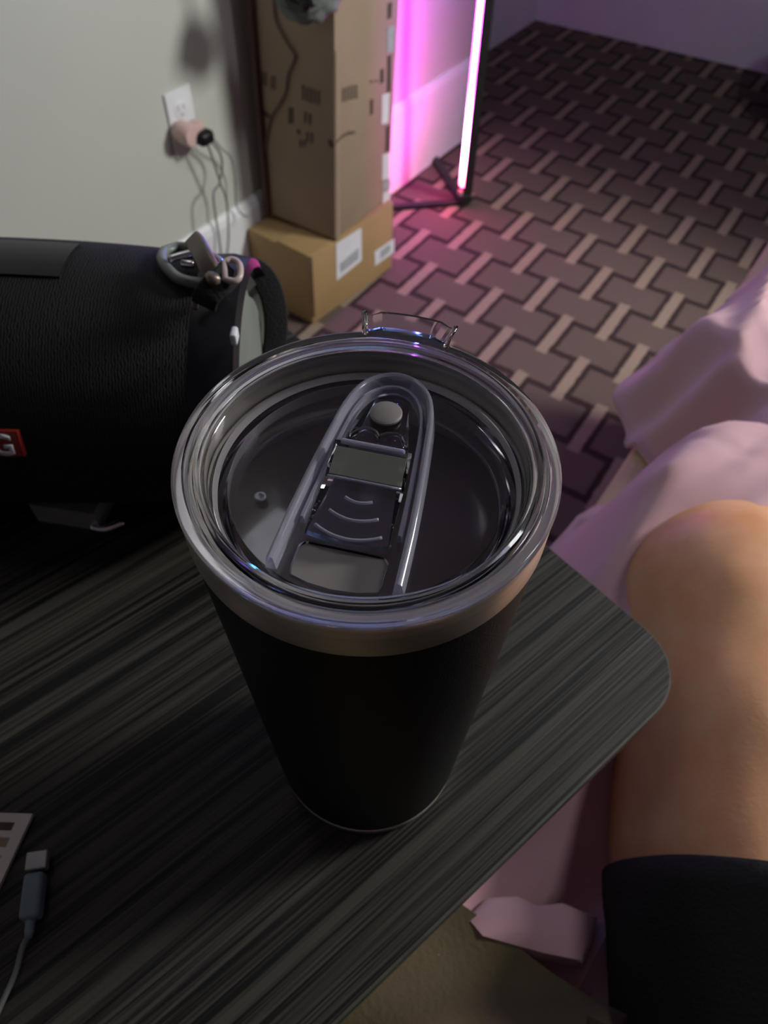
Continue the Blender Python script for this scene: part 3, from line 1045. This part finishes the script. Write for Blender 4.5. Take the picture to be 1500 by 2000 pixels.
# thin brown tube down the left face of the tall carton
def onL(px, py, off=0.004):
    return hit(px, py, o1 - x1 * off, x1)
brown_line = obj('brown_line', tube([onL(533, -30), onL(536, 30), onL(548, 62), onL(566, 92), onL(576, 112), onL(562, 146), onL(558, 178), onL(548, 200), onL(530, 228), onL(522, 262), onL(516, 300)], 0.0022, 8, 6), M_brownline, smooth=True)
tag(brown_line, 'thin brown line running down the left face of the tall carton', 'brown_line')

# added dark strip that stands in for the shadow gap behind the carton
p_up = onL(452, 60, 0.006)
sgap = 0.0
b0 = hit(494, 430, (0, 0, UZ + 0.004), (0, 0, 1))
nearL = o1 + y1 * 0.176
bd = thing('shadow_gap_strip', 'narrow dark reddish strip added as the shadow gap between the tall carton and the beige wall', 'shadow_strip', nearL - x1 * 0.010, bx1.matrix_world.to_3x3())
obj('shadow_strip', bm_box((0.011, 0.012, 0.62), frame(nearL - x1 * 0.0065 + y1 * 0.0 + z1 * 0.312, x1, y1, z1), 0.002), M_darkwood_shadow, bd)

# teal-grey canvas cap slung over the carton's upper edge
hc = hit(606, -12, o1 - x1 * 0.045, x1)
bm = bmesh.new()
bmesh.ops.create_icosphere(bm, subdivisions=4, radius=1)
for v in bm.verts:
    d = v.co.copy()
    k = 1 + 0.28 * noise.noise(d * 2.1 + Vector((3, 1, 2))) + 0.10 * noise.noise(d * 5)
    v.co = Vector((d.x * 0.052, d.y * 0.030, d.z * 0.040)) * k
bmesh.ops.transform(bm, matrix=frame(hc, (0.94, 0.34, 0), (-0.34, 0.94, 0), (0, 0, 1)), verts=bm.verts)
cap = thing('canvas_pouch', 'teal-grey canvas pouch hanging over the top of the tall carton at the frame edge', 'pouch', hc)
obj('pouch_body', bm, M_teal, cap, smooth=True)
bm = bm_sweep(smooth_path([hit(x, y, o1 - x1 * 0.083, x1) for x, y in ((560, -8), (575, 8), (592, 16), (598, 10), (586, -4), (568, -14))], 4), circ(0.007, 8), closed=True)
obj('pouch_opening', bm, M_black, cap, smooth=True)
bm = tube([hit(x, y, o1 - x1 * 0.08, x1) for x, y in ((602, -25), (608, -2), (614, 14))], 0.006, 8, 5)
obj('pouch_strap', bm, M_black, cap, smooth=True)
bm = tube([hit(x, y, o1 - x1 * 0.05, x1) for x, y in ((575, -30), (590, -90), (600, -150))], 0.005, 8, 5)
obj('hanging_loop', bm, M_teal, cap, smooth=True)

# crumpled pale film and dark lead at the foot of the shadow strip
pc = hit(474, 400, sw(0, WL + 0.035), E2)
pc.z = UZ + 0.020
bm = bmesh.new()
bmesh.ops.create_icosphere(bm, subdivisions=3, radius=1)
for v in bm.verts:
    d = v.co.copy()
    k = 1 + 0.5 * noise.noise(d * 2.6)
    v.co = Vector((d.x * 0.020, d.y * 0.017, d.z * 0.018)) * k
lump_c = hit(468, 400, o1 + y1 * 0.17, x1)
bmesh.ops.transform(bm, matrix=Matrix.Translation(Vector((lump_c.x - .022, lump_c.y - .012, lump_c.z))), verts=bm.verts)
film = obj('film_wad', bm, M_pale, smooth=True)
tag(film, 'crumpled pinkish film wad beside the foot of the tall carton near the wall', 'plastic wad')

# ------------------------------------------------------------------ wall outlet, adapter, plug and cords
def onW(px, py, off=0.0):
    return hit(px, py, sw(0, WL + off), E2)


pw, ph = 0.062, 0.112
ctr = (onW(317, 185) + onW(366, 162)) / 2
ctr = ctr + Vector((0, 0, -ph / 2))
out = thing('wall_outlet', 'white wall outlet plate on the beige wall above the baseboard', 'outlet', ctr)
obj('outlet_plate', bm_box((pw, ph, 0.005), frame(ctr + E2 * 0.0026, E1, (0, 0, 1), E2), 0.0015), M_trim, out, smooth=True, angle=40)
for dz in (0.022, -0.022):
    c_ = ctr + Vector((0, 0, dz)) + E2 * 0.0062
    rc = obj('receptacle', bm_lathe(P([(0, 0), (15, 0), (16, -.6), (16, -1.4), (0, -1.4)]), None, 32, closed=False, M=frame(c_, E1, (0, 0, 1), E2)), M_trim, out, smooth=True, angle=40)
    if dz > 0:
        for dx, hh in ((-0.006, 0.010), (0.006, 0.008)):
            obj('slot', bm_box((0.0022, hh, 0.001), frame(c_ + E1 * dx + Vector((0, 0, 0.004)) + E2 * 0.0004, E1, (0, 0, 1), E2)), M_labelink, rc)
        obj('slot', bm_lathe(P([(0, .8), (2.6, .8), (2.6, -.2), (0, -.2)]), None, 16, closed=False, M=frame(c_ + Vector((0, 0, -0.007)), E1, (0, 0, 1), E2)), M_labelink, rc)
ac = onW(366, 262, 0.030)
adp = thing('plug_adapter', 'pale pink round plug adapter pushed into the lower socket of the wall outlet', 'adapter', ac)
obj('adapter_body', bm_lathe(P([(0, -22), (14, -22), (18, -20), (19.5, -14), (19.5, 10), (17, 15), (0, 16)]), None, 40, closed=False, M=frame(ac, E1, (0, 0, 1), E2)), M_plug, adp, smooth=True, angle=50)
obj('adapter_wing', bm_box((0.030, 0.026, 0.026), frame(ac + E1 * 0.020 + E2 * 0.0 + Vector((0, 0, .002)), E1, (0, 0, 1), E2), 0.006), M_plug, adp, smooth=True, angle=40)
pc_ = onW(398, 268, 0.046)
plg = thing('power_plug', 'black power plug with two grey cords in the pink adapter', 'plug', pc_)
obj('plug_body', bm_box((0.034, 0.024, 0.028), frame(pc_, E1, (0, 0, 1), E2), 0.008, seg=3), M_blackgloss, plg, smooth=True, angle=40)
obj('plug_cord', tube([pc_ + E1 * .005 + Vector((0, 0, -.009)), onW(412, 300, .045), onW(425, 340, .042), onW(429, 358, .042), onW(417, 378, .046), onW(421, 420, .05), onW(427, 460, .05), onW(432, 500, .05), onW(437, 560, .052), onW(445, 640, .055)], 0.0021, 8, 7), M_cordgrey, plg, smooth=True)
obj('plug_cord', tube([pc_ + E1 * .012 + Vector((0, 0, -.007)), onW(430, 300, .04), onW(434, 330, .038), onW(430, 356, .038), onW(440, 382, .042), onW(445, 420, .045), onW(446, 470, .046), onW(441, 520, .05), onW(440, 570, .052), onW(450, 640, .055)], 0.0021, 8, 7), M_cordgrey, plg, smooth=True)
obj('plug_cord', tube([pc_ + E1 * .015, onW(432, 290, .035), onW(450, 306, .030), onW(458, 340, .022), onW(460, 380, .020), onW(462, 402, .02), onW(472, 418, .03), onW(484, 424, .05)], 0.0016, 8, 7), M_cordgrey, plg, smooth=True)

# ------------------------------------------------------------------ LED corner lamp
lf = Vector((0.191, 1.888, 0))
lmp = thing('floor_lamp', 'slim black corner floor lamp with glowing magenta light strip', 'lamp', lf)
dn = Vector((-0.93, -0.36, 0)).normalized()
ds = Vector((-dn.y, dn.x, 0))
LH = 1.42
obj('pole', bm_box((0.026, 0.022, LH), frame(lf - dn * 0.007 + Vector((0, 0, LH / 2 + .004)) , dn, ds, (0, 0, 1)), 0.0015), M_black, lmp)
obj('light_strip', bm_box((0.006, 0.0185, LH - 0.06), frame(lf + dn * 0.0088 + Vector((0, 0, LH / 2 + 0.022)), dn, ds, (0, 0, 1)), 0.001), M_led, lmp)
obj('corner_joint', bm_box((0.030, 0.030, 0.030), frame(lf + Vector((0, 0, 0.0152)), dn, ds, (0, 0, 1)), 0.003), M_black, lmp)
for e in (Vector((-0.075, 1.835, 0)) , Vector((0.106, 2.168, 0))):
    d = (e - lf)
    ln = d.length
    d.normalize()
    obj('base_leg', bm_box((ln, 0.020, 0.012), frame(lf + d * ln / 2 + Vector((0, 0, 0.0062)), d, Vector((-d.y, d.x, 0)), (0, 0, 1)), 0.002), M_black, lmp)
obj('strip_end', bm_box((0.010, 0.017, 0.014), frame(lf + dn * 0.010 + Vector((0, 0, 0.034)), dn, ds, (0, 0, 1)), 0.002), M_pale, lmp)

# ------------------------------------------------------------------ bag at the far right
def dotted():
    m, nt, b = mat_new('mottled_dark_fabric')
    N, L = nt.nodes, nt.links
    tc = N.new('ShaderNodeTexCoord')
    v = N.new('ShaderNodeTexVoronoi')
    v.inputs['Scale'].default_value = 22
    v.inputs['Randomness'].default_value = 1
    L.new(tc.outputs['Object'], v.inputs['Vector'])
    r = N.new('ShaderNodeValToRGB')
    r.color_ramp.elements[0].position = 0.34
    r.color_ramp.elements[0].color = (0.36, 0.33, 0.42, 1)
    r.color_ramp.elements[1].position = 0.46
    r.color_ramp.elements[1].color = (0.025, 0.022, 0.035, 1)
    L.new(v.outputs['Distance'], r.inputs[0])
    L.new(r.outputs[0], b.inputs['Base Color'])
    setp(b, rough=0.85)
    return m


bc = Vector((1.36, 2.46, 0))
bm = bmesh.new()
bmesh.ops.create_icosphere(bm, subdivisions=4, radius=1)
for v in bm.verts:
    d = v.co.copy()
    k = 1 + 0.16 * noise.noise(d * 1.7 + Vector((1, 5, 2)))
    z = 0.13 + d.z * 0.13 * k
    v.co = Vector((d.x * 0.21 * k, d.y * 0.25 * k, max(0.003, z)))
bmesh.ops.transform(bm, matrix=Matrix.Translation(bc), verts=bm.verts)
bag = thing('duffel_bag', 'dark mottled fabric bag slumped on the carpet at the right edge', 'bag', bc)
obj('bag_body', bm, dotted(), bag, smooth=True)
obj('bag_handle', tube([bc + Vector((-.09, -.05, .24)), bc + Vector((-.07, -.02, .33)), bc + Vector((.02, .02, .36)), bc + Vector((.10, .04, .31)), bc + Vector((.12, .05, .23))], 0.010, 8, 6), M_web, bag, smooth=True)

# ------------------------------------------------------------------ bed
bed = thing('bed', 'bed with cream sheet under the pink blanket beside the table', 'bed', sw(0.4, 0.5))
MZ = CAMZ - 0.556
BS0, BS1, BW0, BW1 = -1.35, 1.25, -0.078, 1.2
obj('box_base', bm_box((BS1 - BS0 - .04, BW1 - BW0 - .04, 0.20), frame(sw((BS0 + BS1) / 2, (BW0 + BW1) / 2, 0.16), E1, -E2, (0, 0, 1)), 0.01), M_mattress, bed, smooth=True, angle=30)
obj('mattress', bm_box((BS1 - BS0, BW1 - BW0, MZ - 0.262), frame(sw((BS0 + BS1) / 2, (BW0 + BW1) / 2, (MZ + 0.262) / 2), E1, -E2, (0, 0, 1)), 0.03, seg=4), M_sheet, bed, smooth=True, angle=30)
for a_ in (BS0 + .1, BS1 - .1):
    for b_ in (BW0 + .1, BW1 - .1):
        obj('leg', bm_box((0.05, 0.05, 0.06), frame(sw(a_, b_, 0.0302), E1, -E2, (0, 0, 1)), 0.004), M_darkwood_shadow, bed)

# knees / shins that lift the blanket, in (s, w)
def to_sw(p):
    return Vector(p).dot(E1), Vector(p).dot(E2)


LEG = [((0.17, -0.20, -0.452), 0.098), ((0.213, 0.00, -0.452), 0.092), ((0.224, 0.12, -0.448), 0.084), ((0.237, 0.205, -0.437), 0.077),
       ((0.238, 0.260, -0.434), 0.074), ((0.285, 0.345, -0.480), 0.060), ((0.350, 0.45, -0.499), 0.055), ((0.435, 0.58, -0.507), 0.046), ((0.510, 0.70, -0.507), 0.040)]
LEG2 = [((0.36, -0.25, -0.452), 0.098), ((0.45, -0.06, -0.452), 0.094), ((0.50, 0.06, -0.450), 0.084), ((0.545, 0.15, -0.45), 0.074),
        ((0.57, 0.21, -0.455), 0.070), ((0.61, 0.28, -0.470), 0.060), ((0.66, 0.37, -0.48), 0.060), ((0.73, 0.49, -0.498), 0.048), ((0.80, 0.60, -0.507), 0.040)]


LEGB = [((0.272, 0.335, -0.474), 0.050)] + LEG[5:]
LEGB2 = [((0.60, 0.262, -0.466), 0.062)] + LEG2[5:]


def seg_dist(p, a, b):
    ab = (b[0] - a[0], b[1] - a[1])
    L2 = ab[0] ** 2 + ab[1] ** 2
    t = max(0, min(1, ((p[0] - a[0]) * ab[0] + (p[1] - a[1]) * ab[1]) / L2))
    q = (a[0] + ab[0] * t, a[1] + ab[1] * t)
    return math.hypot(p[0] - q[0], p[1] - q[1]), t


EDGE = [(-0.6, -0.085), (0.0, -0.085), (0.2, -0.08), (0.40, -0.090), (0.47, -0.084), (0.51, -0.036), (0.55, -0.040), (0.60, -0.088), (0.66, -0.128), (0.75, -0.112), (0.88, -0.078), (1.0, -0.055), (1.12, -0.07), (1.27, -0.10)]


def edge_w(s):
    for (a, b), (c, d) in zip(EDGE, EDGE[1:]):
        if a <= s <= c:
            t = (s - a) / (c - a)
            t = t * t * (3 - 2 * t)
            return b + (d - b) * t
    return EDGE[-1][1] if s > EDGE[-1][0] else EDGE[0][1]


def bl_height(s, w):
    """top surface of the blanket in world z"""
    base_ = MZ + 0.074
    x = E1.x * s + E2.x * w
    y = E1.y * s + E2.y * w
    h = 0
    for chain_ in (LEGB, LEGB2):
        for q_, ((pa, ra), (pb, rb_)) in enumerate(zip(chain_, chain_[1:])):
            d, t = seg_dist((x, y), pa, pb)
            r = ra + (rb_ - ra) * t + 0.014
            top = pa[2] + (pb[2] - pa[2]) * t + CAMZ + r
            k = 0.5 * (1 + cos(pi * min(1, d / (r * 5.0))))
            if q_ == 0:
                ax_, ay_ = pb[0] - pa[0], pb[1] - pa[1]
                l_ = math.hypot(ax_, ay_)
                tt = ((x - pa[0]) * ax_ + (y - pa[1]) * ay_) / l_
                k *= max(0, min(1, 1 + tt / 0.03))
            h = max(h, (top - base_) * k)
    # knee clearance: blanket only starts behind the kneecap
    p = Vector((s * 1.0, w * 1.0, 0))
    # long soft folds that run along the bed
    u_ = w * 11.0 - s * 1.2 + 0.5 * noise.noise(Vector((s * 2.2, w * 3, 0.3)))
    fold = 0.013 * (noise.noise(Vector((s * 1.5, u_ * 1.3, 0.3))))
    ridg = 1 - abs(noise.noise(Vector((s * 1.6, u_ * 1.9, 1.7))))
    near_ = max(0, min(1, (0.34 - s) / 0.12))
    fold += (0.018 + 0.012 * near_) * (ridg ** 4 - 0.35)
    ridg2 = 1 - abs(noise.noise(Vector((s * 5 + w * 3, w * 14 - s * 3, 5.7))))
    fold += (0.011 + 0.007 * near_) * (ridg2 ** 5 - 0.2)
    return base_ + h * 0.98 + fold + 0.012


def blanket(name, s0, s1, w_edge, w1, mat, ns, nw, drop=0.05, reach=0.070, lift=0.0, thick=0.006, height=None, front=None):
    bm = bmesh.new()
    hf = height or bl_height
    grid = []
    for i in range(ns + 1):
        s = s0 + (s1 - s0) * i / ns
        we = w_edge(s)
        row = []
        for j in range(nw + 1):
            q = j / nw
            w = we + (w1 - we) * (q ** 1.25)
            d = w - we
            ss = s
            if front:
                f0 = front(w)
                ss = f0 + (s1 - f0) * i / ns
            z = hf(ss, w) + lift
            if d < reach:
                k = 1 - d / reach
                z = lerp(z, min(z, MZ + 0.006) - 0.012, k * k * (3 - 2 * k)) - 0.0
            row.append(Vector((E1.x * ss + E2.x * w, E1.y * ss + E2.y * w, max(z, MZ - 0.045 if w < BW0 else MZ + 0.0075))))
        grid.append(row)
    top = [[bm.verts.new(p) for p in r] for r in grid]
    bot = [[bm.verts.new(p - Vector((0, 0, thick))) for p in r] for r in grid]
    for i in range(ns):
        for j in range(nw):
            bm.faces.new((top[i][j], top[i + 1][j], top[i + 1][j + 1], top[i][j + 1]))
            bm.faces.new((bot[i][j], bot[i][j + 1], bot[i + 1][j + 1], bot[i + 1][j]))
    for i in range(ns):
        bm.faces.new((top[i][0], bot[i][0], bot[i + 1][0], top[i + 1][0]))
        bm.faces.new((top[i][nw], top[i + 1][nw], bot[i + 1][nw], bot[i][nw]))
    for j in range(nw):
        bm.faces.new((top[0][j], top[0][j + 1], bot[0][j + 1], bot[0][j]))
        bm.faces.new((top[ns][j], bot[ns][j], bot[ns][j + 1], top[ns][j + 1]))
    return obj(name, bm, mat, smooth=True, angle=60, origin=sw((s0 + s1) / 2, 0.3, MZ))


bl = blanket('blanket', 0.062, 1.27, edge_w, 1.18, M_pink, 190, 130)
tag(bl, 'rumpled pink cotton blanket spread over the bed beyond the knee', 'blanket')


# a folded-over corner of the blanket below the table edge
FP = [(905, 1800), (955, 1752), (1010, 1748), (1050, 1768), (1100, 1762), (1168, 1790), (1158, 1840), (1140, 1884), (1060, 1868), (980, 1846), (930, 1832)]
fpts = [onz(x, y, MZ + 0.108) for x, y in FP]
bm = bmesh.new()
cc_ = sum(fpts, Vector()) / len(fpts)
lay = []
for (k_, dz) in ((1.0, -0.014), (1.03, -0.008), (1.0, -0.002), (0.9, 0.002), (0.5, 0.0035)):
    lay.append([bm.verts.new(cc_ + (p - cc_) * k_ + Vector((0, 0, dz + 0.002 * noise.noise(p * 60)))) for p in fpts])
for a, b in zip(lay, lay[1:]):
    for k in range(len(fpts)):
        bm.faces.new((a[k], a[(k + 1) % len(fpts)], b[(k + 1) % len(fpts)], b[k]))
bm.faces.new(lay[0][::-1])
bm.faces.new(lay[-1])
obj('folded_corner', bm, M_pink, bl, smooth=True, angle=50)


def olive_h(s, w):
    ridg = 1 - abs(noise.noise(Vector((s * 7 + w * 3, w * 11 - s * 5, 3.7))))
    return MZ + 0.094 + 0.045 * ridg ** 3


ol = blanket('throw', -0.62, 0.090, lambda s: -0.115 + 0.012 * math.sin(s * 23), 0.22, M_olive, 70, 50, height=olive_h, lift=0.0)
tag(ol, 'olive brown fleece throw lying on the bed at the bottom of the frame', 'throw')


# ------------------------------------------------------------------ person (lower body)
def remesh_body(name, chains, balls, voxel, mat, parent, smooth_it=6):
    bm = bmesh.new()
    for ch in chains:
        for (pa, ra), (pb, rb_) in zip(ch, ch[1:]):
            a, b = Vector(pa), Vector(pb)
            d = (b - a)
            n_ = 20
            t = d.normalized()
            u = t.orthogonal().normalized()
            v_ = t.cross(u)
            r1 = [bm.verts.new(a + (u * cos(2 * pi * k / n_) + v_ * sin(2 * pi * k / n_)) * ra) for k in range(n_)]
            r2 = [bm.verts.new(b + (u * cos(2 * pi * k / n_) + v_ * sin(2 * pi * k / n_)) * rb_) for k in range(n_)]
            for k in range(n_):
                bm.faces.new((r1[k], r1[(k + 1) % n_], r2[(k + 1) % n_], r2[k]))
            bm.faces.new(r1[::-1])
            bm.faces.new(r2)
        for p, r in ch:
            bmesh.ops.create_icosphere(bm, subdivisions=3, radius=r * 1.0, matrix=Matrix.Translation(Vector(p)))
    for p, (rx, ry, rz) in balls:
        bmesh.ops.create_icosphere(bm, subdivisions=3, radius=1, matrix=Matrix.Translation(Vector(p)) @ Matrix.Diagonal((rx, ry, rz, 1)))
    o = obj(name, bm, mat, parent, smooth=True)
    md = o.modifiers.new('r', 'REMESH')
    md.mode = 'VOXEL'
    md.voxel_size = voxel
    md.use_smooth_shade = True
    m2 = o.modifiers.new('s', 'SMOOTH')
    m2.factor = 0.5
    m2.iterations = smooth_it
    bpy.context.view_layer.update()
    me = bpy.data.meshes.new_from_object(o.evaluated_get(bpy.context.evaluated_depsgraph_get()))
    o.modifiers.clear()
    o.data = me
    if not me.materials:
        me.materials.append(mat)
    return o


def up(ch):
    return [((p[0], p[1], p[2] + CAMZ), r) for p, r in ch]


L1, L2_ = up(LEG), up(LEG2)
foot1 = [((0.515, 0.712, CAMZ - 0.505), 0.038), ((0.532, 0.735, CAMZ - 0.488), 0.034), ((0.550, 0.765, CAMZ - 0.465), 0.024)]
foot2 = [((0.805, 0.612, CAMZ - 0.505), 0.038), ((0.825, 0.635, CAMZ - 0.488), 0.034), ((0.845, 0.66, CAMZ - 0.465), 0.024)]
per = thing('person', 'person sitting on the bed with one bare knee beside the table corner, wearing black shorts', 'person', (0.26, -0.22, MZ))
pel = Vector((0.25, -0.27, CAMZ - 0.44))
chains = [L1, L2_, foot1, foot2, [((0.16, -0.20, CAMZ - .452), .098), ((0.36, -0.25, CAMZ - .452), .098)]]
balls = [((0.25, -0.28, CAMZ - 0.43), (0.17, 0.12, 0.115)), ((0.25, -0.30, CAMZ - 0.33), (0.14, 0.10, 0.12)),
         ((0.230, 0.240, CAMZ - 0.416), (0.052, 0.058, 0.058)), ((0.228, 0.16, CAMZ - 0.425), (0.07, 0.11, 0.066))]
obj_body = remesh_body('body', chains, balls, 0.008, M_skin, per)
# shorts: a loose sleeve around each thigh plus a seat, open hem with thickness
def shorts_leg(ch, r_add, hem_t):
    pts = []
    rs = []
    for (p, r), (q, r2) in zip(ch[:3], ch[1:3]):
        for k in range(10):
            t = k / 10
            pts.append(Vector(p).lerp(Vector(q), t))
            rs.append(r + (r2 - r) * t)
    n_end = max(3, int(len(pts) * hem_t))
    pts, rs = pts[:n_end], rs[:n_end]
    bm = bmesh.new()
    n_ = 56
    tot = []
    for inner in (0, 1):
        for i in (range(len(pts)) if not inner else range(len(pts) - 1, len(pts) - 8, -1)):
            t = (pts[min(i + 1, len(pts) - 1)] - pts[max(i - 1, 0)]).normalized()
            u = Vector((0, 0, 1)) - t * t.z
            u.normalize()
            v_ = t.cross(u)
            ring = []
            for k in range(n_):
                a_ = 2 * pi * k / n_
                rr = rs[i] + r_add + 0.004 * noise.noise(Vector((cos(a_) * 2, sin(a_) * 2, i * 0.16))) + 0.002 * sin(a_ * 5 + i * .2)
                rr *= 1 + 0.02 * (i / len(pts))
                if inner:
                    rr -= 0.003
                p = pts[i] + u * (cos(a_) * (rr + (0.026 if cos(a_) > 0 else 0.006))) + v_ * (sin(a_) * (rr + 0.002)) - t * (0.013 + 0.018 * sin(a_))
                p.z = max(p.z, MZ + 0.030 if not inner else MZ + 0.033)
                ring.append(bm.verts.new(p))
            tot.append(ring)
    for a, b in zip(tot, tot[1:]):
        for k in range(n_):
            bm.faces.new((a[k], a[(k + 1) % n_], b[(k + 1) % n_], b[k]))
    return bm


sh = obj('shorts', shorts_leg(L1, -0.003, 0.93), M_shorts, per, smooth=True)
sh2 = obj('shorts', shorts_leg(L2_, 0.013, 0.9), M_shorts, per, smooth=True)
remesh_body('shorts_seat', [[((0.16, -0.20, CAMZ - .450), .102), ((0.36, -0.25, CAMZ - .450), .102)]], [((0.25, -0.28, CAMZ - 0.43), (0.18, 0.13, 0.12)), ((0.25, -0.30, CAMZ - 0.34), (0.15, 0.11, 0.11))], 0.010, M_shorts, per)

# ------------------------------------------------------------------ things on the table, lower left
# printed card
cz = TZ + 0.0004
cp = [onz(67, 1592, cz), onz(-60, 1586, cz), onz(-60, 1900, cz), onz(-35, 1860, cz)]
c0, c1 = onz(67, 1592, cz), onz(-2, 1742, cz)
dv = (c1 - c0).normalized()
du = (onz(-60, 1586, cz) - c0)
du = (du - dv * du.dot(dv)).normalized()
du = (onz(-60, 1588, cz) - c0).normalized()
card = thing('printed_card', 'pale printed card with dark bars lying at the left edge of the table', 'card', c0 + du * .03)
cardq = [c0, c0 + du * 0.055, c0 + du * 0.055 + dv * 0.085, c0 + dv * 0.085]
obj('card_sheet', prism(cardq, (0, 0, 0.0022)), M_paper, card)
kk = cz + 0.0022


def cardbar(u0, u1, v0, v1, mt):
    q = [c0 + du * u0 + dv * v0, c0 + du * u1 + dv * v0, c0 + du * u1 + dv * v1, c0 + du * u0 + dv * v1]
    obj('printed_bar', prism([p + Vector((0, 0, 0.0022)) for p in q], (0, 0, 0.00012)), mt, card)


cardbar(0.006, 0.040, 0.0040, 0.0075, M_ink)
for k, (va, vb) in enumerate(((0.0105, 0.0145), (0.018, 0.0192), (0.0225, 0.0237), (0.027, 0.0282), (0.032, 0.036), (0.041, 0.0422), (0.046, 0.047))):
    cardbar(0.005, 0.036 - 0.003 * (k % 3), va, vb, M_card)
# usb plug and cable
ua, ub_ = onz(76, 1664, TZ + .005), onz(60, 1795, TZ + .005)
ud = (ub_ - ua).normalized()
us = Vector((-ud.y, ud.x, 0))
usb = thing('usb_cable', 'blue-grey cable with metal plug lying on the table beside the printed card', 'cable', (ua + ub_) / 2 - Vector((0, 0, .005)))
Lc = (onz(72, 1700, TZ + .005) - ua).length
obj('connector_shell', bm_box((Lc, 0.0088, 0.0045), frame(ua + ud * Lc / 2, ud, us, (0, 0, 1)), 0.0006), M_shell, usb)
LB = (ub_ - ua).length
obj('plug_body', bm_box((LB - Lc - .0008, 0.0082, 0.0075), frame(ua + ud * (Lc + .0008 + (LB - Lc) / 2), ud, us, (0, 0, 1)), 0.0018, seg=3), M_bluegrey, usb, smooth=True, angle=40)
obj('strain_relief', bm_sweep([ub_ + ud * t for t in (0, .002, .0045, .007)], circ(1, 10), scale=[.0026, .0019, .0019, .0014]), M_bluegrey, usb, smooth=True)
obj('cable', tube([ub_ + ud * .006, onz(44, 1850, TZ + .003), onz(30, 1900, TZ + .002), onz(8, 1950, TZ + .002), onz(-20, 2010, TZ + .002), onz(-60, 2080, TZ + .002)], 0.00115, 8, 8), M_cordgrey, usb, smooth=True)
